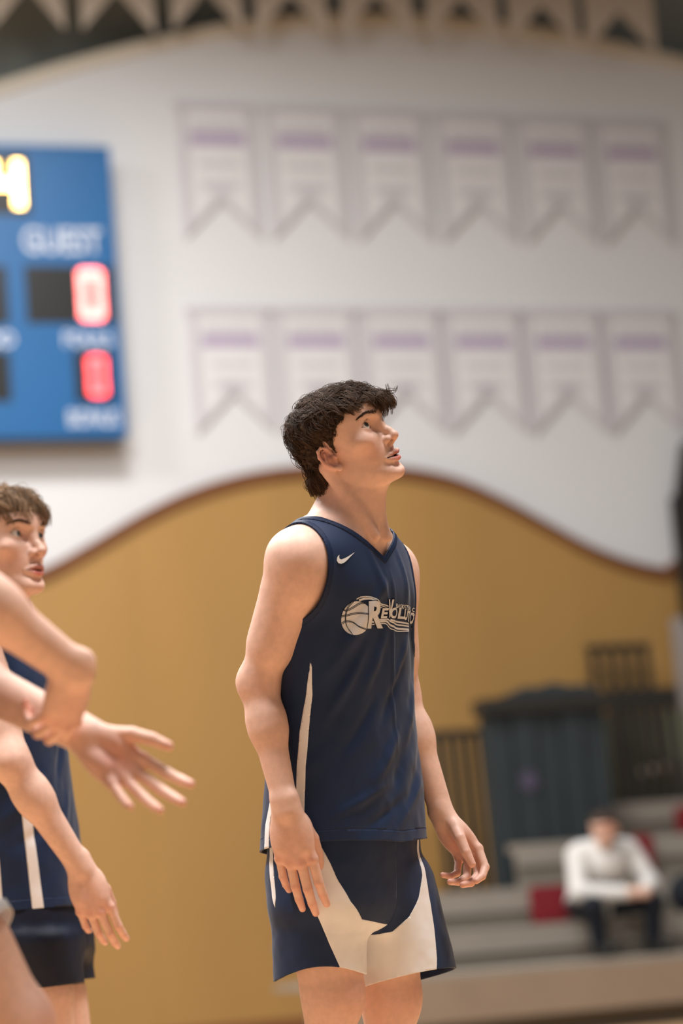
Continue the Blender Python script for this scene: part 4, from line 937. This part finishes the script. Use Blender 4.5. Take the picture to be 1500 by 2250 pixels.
pel = np.array(sorted([row(757, 1800, 5.0, .178, .128), row(757, 1870, 5.0, .182, .132), row(760, 1940, 5.0, .184, .130), row(764, 2000, 4.995, .182, .122), row(768, 2050, 4.995, .150, .098)]))
legR = np.array(sorted([row(702, 1900, 4.94, .092, .106), row(702, 2000, 4.93, .093, .098), row(703, 2140, 4.925, .091, .094)]))
legL = np.array(sorted([row(832, 1900, 5.06, .096, .108), row(860, 2000, 5.05, .100, .104), row(893, 2150, 5.04, .100, .104)]))
hem = [(float(at(705, 2136, 4.92)[2]), .0, .0, .012, -.94), (float(at(890, 2152, 5.04)[2]), .17, .0)]
def panel_right(a, z):
    """white sweep from the hip down to the inner hem, plus the rear stripe"""
    ain = np.interp(z, [.60, .70, .724, .760, .807, .864, .90, .95], [2.6, 1.2, -.03, -.35, -.61, -.835, -.98, -1.15]); aout = np.interp(z, [.60, .635, .683, .736, .763, .805, .87, .95], [-.40, -.50, -.733, -.957, -1.081, -1.261, -1.45, -1.6])
    b0 = np.interp(z, [.76, .78, .85, .95], [-1.93, -2.02, -2.13, -2.17]); b1 = np.interp(z, [.76, .78, .85, .95], [-1.93, -1.90, -1.98, -2.0])
    return np.maximum(np.minimum(a-aout, ain-a), np.minimum(a-b0, b1-a))*.1
def panel_left(a, z):
    zc = np.interp(a, [-3.2, -1.316, -1.03, -.656, -.344, -.096, -.03, .12], [.690, .692, .695, .722, .759, .806, .86, .95]); ao = np.interp(z, [.58, .604, .634, .704, .80, .90], [-.42, -.32, -.22, -.08, .02, .15])
    return np.minimum(zc-z, (ao-a)*.1)
SV, ST, SC = shorts(S, pel, [legR, legL], hem, root, dict(mat=M['navy'], fold=.003, panel=(panel_right, panel_left)), .004)

# ---- chest print, laid out flat along the cloth (arc length, height) and wrapped round it
JB = BVHTree.FromPolygons(JV.tolist(), JT.tolist()); RA = .165
def wrap(V2, Fc, name, mat, off, parent=root, fine=.006):
    V2, Fc = refine(V2, Fc, fine); W = []; CC = JC.fc(V2[:, 1])
    for (x, y), c in zip(V2, CC):
        a = x/RA; o = np.array([c[0], c[1], y]); dr = S.d*math.cos(a)+S.l*math.sin(a); h = JB.ray_cast(Vector(o+dr*.45), Vector(-dr))
        W.append(np.array(h[0])+dr*off if h[0] is not None else o+dr*.13)
    return obj(name, np.array(W), Fc, mat, parent)
_lu = [730, 750, 790, 820, 850, 860, 880, 905, 912, 920]; _lx = [-.177, -.156, -.114, -.075, -.026, -.007, .035, .112, .139, .175]
def lg(pts):
    p = np.asarray(pts, float); u = 730+p[:, 0]/7.5; v = 1280+p[:, 1]/7.5; return np.stack([np.interp(u, _lu, _lx), 1.326-(v-1350)*.00092+(u-830)*.00006], 1)
def fan(pts):
    p = np.asarray(pts, float); return np.vstack([p, p.mean(0)]), [[i, (i+1) % len(p), len(p)] for i in range(len(p))]
q = np.linspace(0, 2*math.pi, 40, endpoint=False); circ = lambda k: [(385+235*k*math.cos(t), 590+268*k*math.sin(t)) for t in q]
ball = wrap(*fan(lg(circ(1))), 'ball_print', M['print'], .0010)
for path in ([(340, 312), (245, 420), (213, 560), (235, 700), (320, 842)], [(172, 440), (225, 460), (330, 420), (450, 362), (590, 365)], [(148, 545), (220, 535), (420, 512), (615, 555)], [(165, 655), (220, 625), (330, 650), (440, 740), (560, 785)]):
    c = curve2(path, 26)
    for dx in (-9, 9): wrap(*stroke(lg(c+[dx*.5, dx]), .0012), 'seam_print', M['printd'], .0017)
for path, w in (([(385, 292), (470, 262), (600, 265), (700, 310), (770, 375), (850, 400), (930, 432)], .0022), ([(430, 312), (520, 292), (620, 300), (700, 345)], .004), ([(770, 400), (840, 425), (920, 455)], .0016), ([(770, 430), (840, 450), (900, 475)], .0016),
                ([(620, 705), (760, 690), (880, 692), (950, 765), (1080, 808), (1245, 790)], .0020), ([(625, 660), (760, 655), (890, 655), (950, 712), (1080, 765), (1245, 765)], .0040), ([(640, 612), (800, 622), (900, 620), (960, 660), (1080, 705), (1245, 712)], .0030), ([(950, 630), (1050, 655), (1245, 672)], .0034)):
    wrap(*stroke(lg(curve2(path, 30)), w), 'trail_print', M['print'], .0012)
def letter(ch, box4, bold=.04, shear=.0):
    x0, y0, x1, y1 = box4
    for b, m, off, g in ((bold+.02, M['printd'], .0020, 9), (bold, M['print'], .0026, 0)):
        V, Fc = text_mesh(ch, 1, b, shear); mn, mx = V[:, :2].min(0), V[:, :2].max(0); n = (V[:, :2]-mn)/(mx-mn)
        P = np.stack([x0-g+(x1-x0+2*g)*n[:, 0], y1+g-(y1-y0+2*g)*n[:, 1]], 1); wrap(lg(P), Fc, 'letter_print', m, off)
for ch, bb in (('R', (562, 335, 832, 765)), ('E', (790, 450, 905, 608)), ('V', (895, 312, 985, 600)), ('O', (938, 440, 1050, 610)), ('L', (1062, 430, 1172, 610)), ('U', (1160, 440, 1212, 622)), ('T', (1208, 466, 1256, 640)), ('I', (1256, 472, 1276, 648)), ('O', (1280, 472, 1345, 660)), ('N', (1345, 480, 1388, 700))):
    letter(ch, bb, shear=.12 if ch != 'R' else .05)
V, Fc = text_mesh('BASKETBALL CLUB', 1, .012); mn, mx = V[:, :2].min(0), V[:, :2].max(0); n = (V[:, :2]-mn)/(mx-mn)
wrap(np.stack([.008+.150*n[:, 0], 1.3385+.0085*n[:, 1]], 1), Fc, 'club_lettering', M['printw'], .0014)
sw = [(787, 1548), (740, 1590), (710, 1622), (690, 1640), (665, 1650), (645, 1644), (634, 1625), (634, 1602), (640, 1586), (650, 1576), (648, 1595), (654, 1610), (668, 1614), (700, 1600)]
sw = np.array([(580+x/3.947, 820+y/3.947) for x, y in sw]); sw = np.stack([(-1.022+(sw[:, 0]-740)*.0067)*RA, 1.436-(sw[:, 1]-1222)*.00095], 1)
wrap(sw, [[0, 1, 13], [1, 2, 13], [2, 12, 13], [2, 3, 12], [3, 4, 12], [4, 5, 12], [5, 11, 12], [5, 6, 11], [6, 7, 11], [7, 10, 11], [7, 8, 10], [8, 9, 10]], 'swoosh_emblem', M['printw'], .0018)

# ================================================================== the teammate behind, at the left edge
def stand_joints(S, hipc, fd, spread=.09, knee_f=.02):
    pass
T = Person(); T.l, T.d = axes(74)
def rowT(u, v, Z, a, b): q = at(u, v, Z); return [q[2], q[0], q[1], a, b]
ZT = 5.72
stT = np.array(sorted([rowT(62, 2010, ZT, .175, .140), rowT(52, 1880, ZT, .168, .128), rowT(40, 1740, ZT, .165, .118), rowT(26, 1600, ZT, .168, .116), rowT(14, 1500, ZT, .168, .116), rowT(4, 1425, ZT, .152, .094), rowT(-2, 1370, ZT, .110, .068)]))
T.torso = stT.copy(); T.torso[:, 3:] -= np.array([[.028, .024], [.024, .022], [.020, .018], [.014, .014], [.011, .011], [.008, .008], [.006, .006]])
T.torso = np.vstack([rowT(68, 2130, ZT, .140, .100), rowT(66, 2070, ZT, .158, .115), T.torso])
c = at(4, 1440, ZT); T.shR = c-T.l*.155; T.shL = c+T.l*.155; T.neckb = at(4, 1368, ZT)
T.O = at(-2, 1204, ZT); T.A = head_frame(58, -4, 2); T.hs = 1.19; T.nk = 1.0; T.mouth = .0012; T.arm = 1.08; T.leg = .98
T.elR = at(22, 1672, ZT-.24); T.wrR = at(178, 1908, ZT-.20); T.elL = at(30, 1690, ZT+.22); T.wrL = at(120, 1860, ZT+.20)
T.hR = Hand(T.wrR, at(228, 2040, ZT-.21)-at(184, 1912, ZT-.20), -cF+np.array([-.1, 0, .25]), 'R', [(14, 26, 16), (18, 26, 16), (22, 28, 16), (26, 34, 20)], (2, 0, -2, -5), ((.2, .85, -.5), (.0, .9, -.45), (-.1, .9, -.4)), 1.10)
T.hL = Hand(T.wrL, T.wrL-T.elL, T.l, 'L', [(20, 30, 20)]*4, sc=.96)
T.hipR = at(62, 2080, ZT-.085); T.hipL = at(80, 2080, ZT+.085); T.knR = at(108, 2330, ZT-.10); T.knL = at(152, 2330, ZT+.08); T.fd = T.d
T.anR = np.array([*(T.knR-T.d*.05)[:2], .10]); T.anL = np.array([*(T.knL-T.d*.05)[:2], .10])
T.hairc = np.array(lin(118, 91, 66)[:3]); T.scalp = 1.0; T.strand = 1.0; T.moles = []
rt = tag(empty('person', np.array([*(T.anR+T.anL)[:2]/2, 0])), 'fair-haired player in navy jersey with white side stripes at the left edge', 'person')
T.F = build_body(T); V, Q = body_mesh(T, T.F, .0065, .0027, .0024); obj('body', V, Q, M['skin'], rt, paint(T, V))
def thick_t(q):
    y, z = q[:, 1], q[:, 2]; dz = np.clip((z-scalp_th(y))/.055, 0, 1); return .0015+.016*dz
hair_cap(T, rt, thick_t, 41, .003)
def style_t(q):
    x, y, z = q[:, 0], q[:, 1], q[:, 2]; crown = np.array([.0, -.045, .095]); v = q-crown; v = v/np.maximum(np.linalg.norm(v, axis=1, keepdims=True), .02)
    topf = np.clip((z-.045)/.03, 0, 1); frn = np.clip((y-.02)/.04, 0, 1)*topf; dz = np.clip((z-scalp_th(y))/.055, 0, 1)
    fl = v*.7+np.stack([0*x, .8*topf, -.15-.5*frn], 1); low = 1-topf; fl = fl+np.stack([0*x, .35*low, -.95*low], 1)
    return .014+.036*dz+.018*frn, .002+.014*dz+.004*frn, fl, .10+.5*topf
hair_part(T, rt, 460, 10, 15, style_t); eyes(T, rt, (.05, .99, .06), (.10, .14, .17)); brow_lash(T, rt, T.hairc*.6)
for an in (T.anR, T.anL): shoe(an, T.fd, rt)
jcT = dict(ztop=T.neckb[2], hem=float(at(90, 1998, ZT-.1)[2]), hemtilt=.02, arm=jc['arm'], neck=(-.075, .016, .10, .002),
    folds=[((-.25, 1.0), (-.10, 1.12), .016, .006), ((-.22, .95), (-.06, 1.02), .014, -.005), ((-.1, .93), (.03, 1.08), .016, .006), ((-.30, 1.12), (-.16, 1.22), .014, .005), ((-.05, 1.1), (.06, 1.24), .016, -.006)],
    stripes=[[(1.16, -1.06, -1.04), (1.02, -1.13, -.98), (.60, -1.05, -.87)], [(1.20, -1.60, -1.58), (1.02, -1.66, -1.50), (.60, -1.64, -1.46)]])
jersey(T, stT, rt, jcT, .006)
pelT = np.array(sorted([rowT(62, 1975, ZT, .165, .126), rowT(66, 2040, ZT, .180, .134), rowT(74, 2110, ZT, .182, .130)]))
lgR = np.array(sorted([rowT(66, 2050, ZT-.08, .116, .118), rowT(76, 2120, ZT-.085, .110, .112), rowT(88, 2200, ZT-.09, .102, .106)])); lgL = np.array(sorted([rowT(84, 2050, ZT+.08, .116, .118), rowT(100, 2120, ZT+.085, .110, .112), rowT(118, 2190, ZT+.085, .100, .104)]))
shorts(T, pelT, [lgR, lgL], [(float(at(90, 2172, ZT-.09)[2]), .05, .0), (float(at(120, 2158, ZT+.09)[2]), .02, 0)], rt, dict(mat=M['black'], fold=.004), .006)

# ================================================================== the player in the foreground, leaning in from the left
G = Person(); G.l, G.d = axes(86); ZG = 3.92
hb = at(-235, 1990, ZG+.02)
stG = []
for (u, v, a, b) in ((-235, 1960, .165, .135), (-225, 1800, .160, .120), (-212, 1600, .165, .118), (-205, 1400, .168, .118), (-205, 1290, .168, .116), (-205, 1190, .150, .094), (-205, 1120, .110, .068)):
    q = at(u, v, ZG+.06); stG.append([q[2], q[0], q[1], a, b])
stG = np.array(sorted(stG)); G.torso = stG.copy(); G.torso[:, 3:] -= np.array([[.028, .024], [.024, .022], [.020, .018], [.014, .014], [.011, .011], [.008, .008], [.006, .006]])
def rowG(u, v, Z, a, b): q = at(u, v, Z); return [q[2], q[0], q[1], a, b]
G.torso = np.vstack([rowG(-238, 2120, ZG+.06, .140, .100), rowG(-236, 2040, ZG+.06, .158, .115), G.torso])
c = at(-208, 1200, ZG+.06); G.shR = c-G.l*.155; G.shL = c+G.l*.155; G.neckb = at(-205, 1110, ZG+.06)
G.O = at(-185, 890, ZG+.05); G.A = head_frame(86, -8, 0); G.hs = 1.0; G.nk = 1.0; G.mouth = .001; G.arm = 1.22; G.leg = 1.0
G.elR = at(-118, 1262, ZG-.20); G.wrR = at(166, 1474, ZG-.10); G.elL = at(-190, 1432, ZG+.16); G.wrL = at(190, 1618, ZG+.02)
G.hR = Hand(G.wrR, at(128, 1640, ZG-.06)-at(176, 1482, ZG-.10), np.array([.62, -.72, .15]), 'R', [(30, 62, 40), (34, 64, 40), (38, 64, 40), (42, 66, 40)], (4, 1, -2, -5), ((.45, .55, -.6), (.1, .6, -.75), (-.2, .5, -.8)), 1.0)
G.hL = Hand(G.wrL, at(330, 1738, ZG-.02)-at(190, 1618, ZG+.02), np.array([-.10, .96, -.20]), 'L', [(4, 14, 10), (8, 16, 10), (12, 18, 12), (18, 22, 14)], (9, 2, -6, -15), ((.60, .8, -.25), (.42, .9, -.1), (.30, .95, 0)), 1.04)
G.hipR = at(-185, 1960, ZG-.03); G.hipL = at(-235, 2070, ZG+.14); G.knR = at(30, 2258, ZG-.05); G.knL = at(-200, 2560, ZG+.16); G.fd = G.d
G.anR = np.array([*(G.knR-G.d*.06)[:2], .10]); G.anL = np.array([*(G.knL-G.d*.08)[:2], .10])
G.hairc = np.array(lin(70, 52, 38)[:3]); G.scalp = 1.0; G.strand = 1.3; G.moles = []
rg = tag(empty('person', np.array([*(G.anR+G.anL)[:2]/2, 0])), 'blurred foreground player at the left edge gripping one wrist, other palm open', 'person')
G.F = build_body(G); V, Q = body_mesh(G, G.F, .008, .005, .0030); obj('body', V, Q, M['skin'], rg, paint(G, V))
hair_cap(G, rg, thick_t, 51, .005); hair_part(G, rg, 160, 8, 25, style_t); eyes(G, rg, (0, 1, 0), (.09, .07, .05))
for an in (G.anR, G.anL): shoe(an, G.fd, rg)
jersey(G, stG, rg, dict(ztop=G.neckb[2], hem=float(at(-220, 2010, ZG)[2]), arm=jc['arm'], neck=(-.075, .016, .10, .002), folds=jcT['folds'], stripes=[]), .008)
pelG = np.array(sorted([rowG(-235, 1980, ZG+.06, .158, .122), rowG(-238, 2050, ZG+.06, .166, .130), rowG(-236, 2120, ZG+.06, .166, .124)]))
gR = np.array(sorted([rowG(-175, 1940, ZG-.02, .108, .115), rowG(-115, 2030, ZG-.03, .106, .112), rowG(-62, 2110, ZG-.04, .104, .112)])); gL = np.array(sorted([rowG(-235, 2040, ZG+.14, .10, .125), rowG(-230, 2200, ZG+.15, .098, .118), rowG(-222, 2380, ZG+.15, .096, .11)]))
zl = float(at(-20, 2060, ZG)[2])
shorts(G, pelG, [gR, gL], [(float(at(-60, 2112, ZG-.04)[2]), .70, 0), (float(at(-222, 2370, ZG+.15)[2]), .0, 0)], rg, dict(mat=M['greyfab'], fold=.004), .008)

# ================================================================== seated spectator on the bleacher
zs0 = rows[0][3]; ts = rows[0][1]-.16; su = spx(1318, 2000, ts+.1)
def bp(ds, t, z): return wp(su+ds, z, t)
pc = bp(0, ts, zs0+.12); sc0 = bp(-.01, ts+.26, zs0+.42)
cl = Field()
cl.ell(pc, (.17, .15, .12), k=.05); cl.cone(pc, sc0-zz*.06, .15, .155, .06); cl.cone(sc0-wD*.14, sc0+wD*.14, .085, .085, .05)
shl, shr = sc0-wD*.19-zz*.01, sc0+wD*.19-zz*.01; ell_, elr_ = bp(-.25, ts+.36, zs0+.18), bp(.25, ts+.36, zs0+.20); wl, wr_ = bp(.05, ts+.50, zs0+.15), bp(.14, ts+.50, zs0+.15)
for a, b, w in ((shl, ell_, wl), (shr, elr_, wr_)): cl.cone(a, b, .070, .060, .04); cl.cone(b, b+(w-b)*.85, .058, .048, .03)
ru = tag(empty('person', bp(0, ts+.45, zf+.036)), 'seated spectator in white top and dark trousers leaning forward on the bleacher', 'person')
V, Q = sdf_mesh(lambda p: smax(cl(p), zs0+.004-p[:, 2], .01), pc-[.6, .7, .2], pc+[.6, .6, .75], .012); obj('white_top', V, Q, M['shirtw'], ru)
hd = Field(); A_ = head_frame(-22+0, -22, 0); Oh = bp(-.05, ts+.40, zs0+.57)
hd.add(lambda p: head_sdf((p-Oh)@A_.T), Oh, .16, .02); hd.cone(Oh-zz*.05, sc0+zz*.03, .056, .062, .03); hd.cone(sc0, pc, .07, .08, .03); hd.cone(sc0, shl, .04, .04, .02); hd.cone(sc0, shr, .04, .04, .02)
for a, b, w in ((shl, ell_, wl), (shr, elr_, wr_)): hd.cone(a, b, .038, .034, .02); hd.cone(b, w, .033, .026, .02)
for w in (wl, wr_):
    hd.ell(w, (.045, .045, .04), k=.02)
for w, b in ((wl, ell_), (wr_, elr_)): hd.cone(w, w+(b-w)*.3, .028, .032, .02)
for k in range(4): hd.cone(wl+wD*(.03+.0*k)+zz*(.02-.014*k), wr_+zz*(.02-.014*k)+wN*.02, .011, .010, .004)
V, Q = sdf_mesh(hd, pc-[.5, .9, .1], pc+[.5, .5, 1.0], .006); obj('body', V, Q, M['skin'], ru, spots(V, SK*.8, [(Oh+wN*.08, .05, SKR*.8, .5)]))
Ux = Person(); Ux.O = Oh; Ux.A = A_; Ux.hs = 1.0; Ux.neckb = sc0+zz*.03; Ux.d = wN; Ux.nk = 1; Ux.hairc = np.array(lin(60, 46, 38)[:3])
hair_cap(Ux, ru, lambda q: .001+.004*np.clip((q[:, 2]-scalp_th(q[:, 1]))/.05, 0, 1), 61, .005)
tr = Field(); kz = zs0+.085
for sx, kx, fx in ((-1, -.20, -.17), (1, .21, .20)):
    hp = bp(sx*.09, ts, zs0+.095); kn = bp(kx, ts+.46, kz); ft = bp(fx, ts+.44, zf+.11)
    tr.cone(hp, kn, .088, .066, .04); tr.cone(kn, ft, .064, .052, .03)
tr.cone(bp(-.08, ts, zs0+.095), bp(.08, ts, zs0+.095), .09, .09, .04)
V, Q = sdf_mesh(lambda p: smax(tr(p), zf+.085-p[:, 2], .01), pc-[.6, .9, .75], pc+[.6, .6, .25], .012)
s_, t_ = (V-wO)@wD, (V-wO)@wN; obj('trousers', V, Q, M['darknavy'], ru)
for fx in (-.17, .20): 
    F2 = Field(); g = bp(fx, ts+.44, zf+.036); F2.cone(g+zz*.05-wN*.03, g+zz*.045+wN*.16, .045, .038, .02); F2.cone(g+zz*.05, g+zz*.09, .05, .05, .02)
    V, Q = sdf_mesh(lambda p: smax(F2(p), zf+.037-p[:, 2], .004), g-[.3, .3, .05], g+[.3, .3, .2], .012); obj('shoe', V, Q, M['sbblack'], ru)

# dark bag on the bench at the right edge
bs = spx(1464, 1990, ts); bagr = tag(empty('duffel_bag', wp(bs+.3, zs0, ts)), 'dark navy bag on the first bench at the right edge', 'bag')
Fb = Field(); Fb.cone(wp(bs+.16, zs0+.13, ts), wp(bs+.75, zs0+.15, ts), .125, .15, .05); Fb.cone(wp(bs+.12, zs0+.06, ts+.02), wp(bs+.75, zs0+.07, ts+.02), .06, .07, .05)
V, Q = sdf_mesh(lambda p: smax(Fb(p), zs0+.002-p[:, 2], .01), wp(bs+.4, zs0+.1, ts)-[.7, .5, .2], wp(bs+.4, zs0+.1, ts)+[.7, .5, .3], .014); obj('bag_body', V, Q, M['darknavy'], bagr)
q = np.linspace(0, math.pi, 14); V, Fc = tube([wp(bs+.42+.18*math.cos(x), zs0+.26+.09*math.sin(x), ts+.02) for x in q], .012, 8); obj('handle', V, Fc, M['sbblack'], bagr)
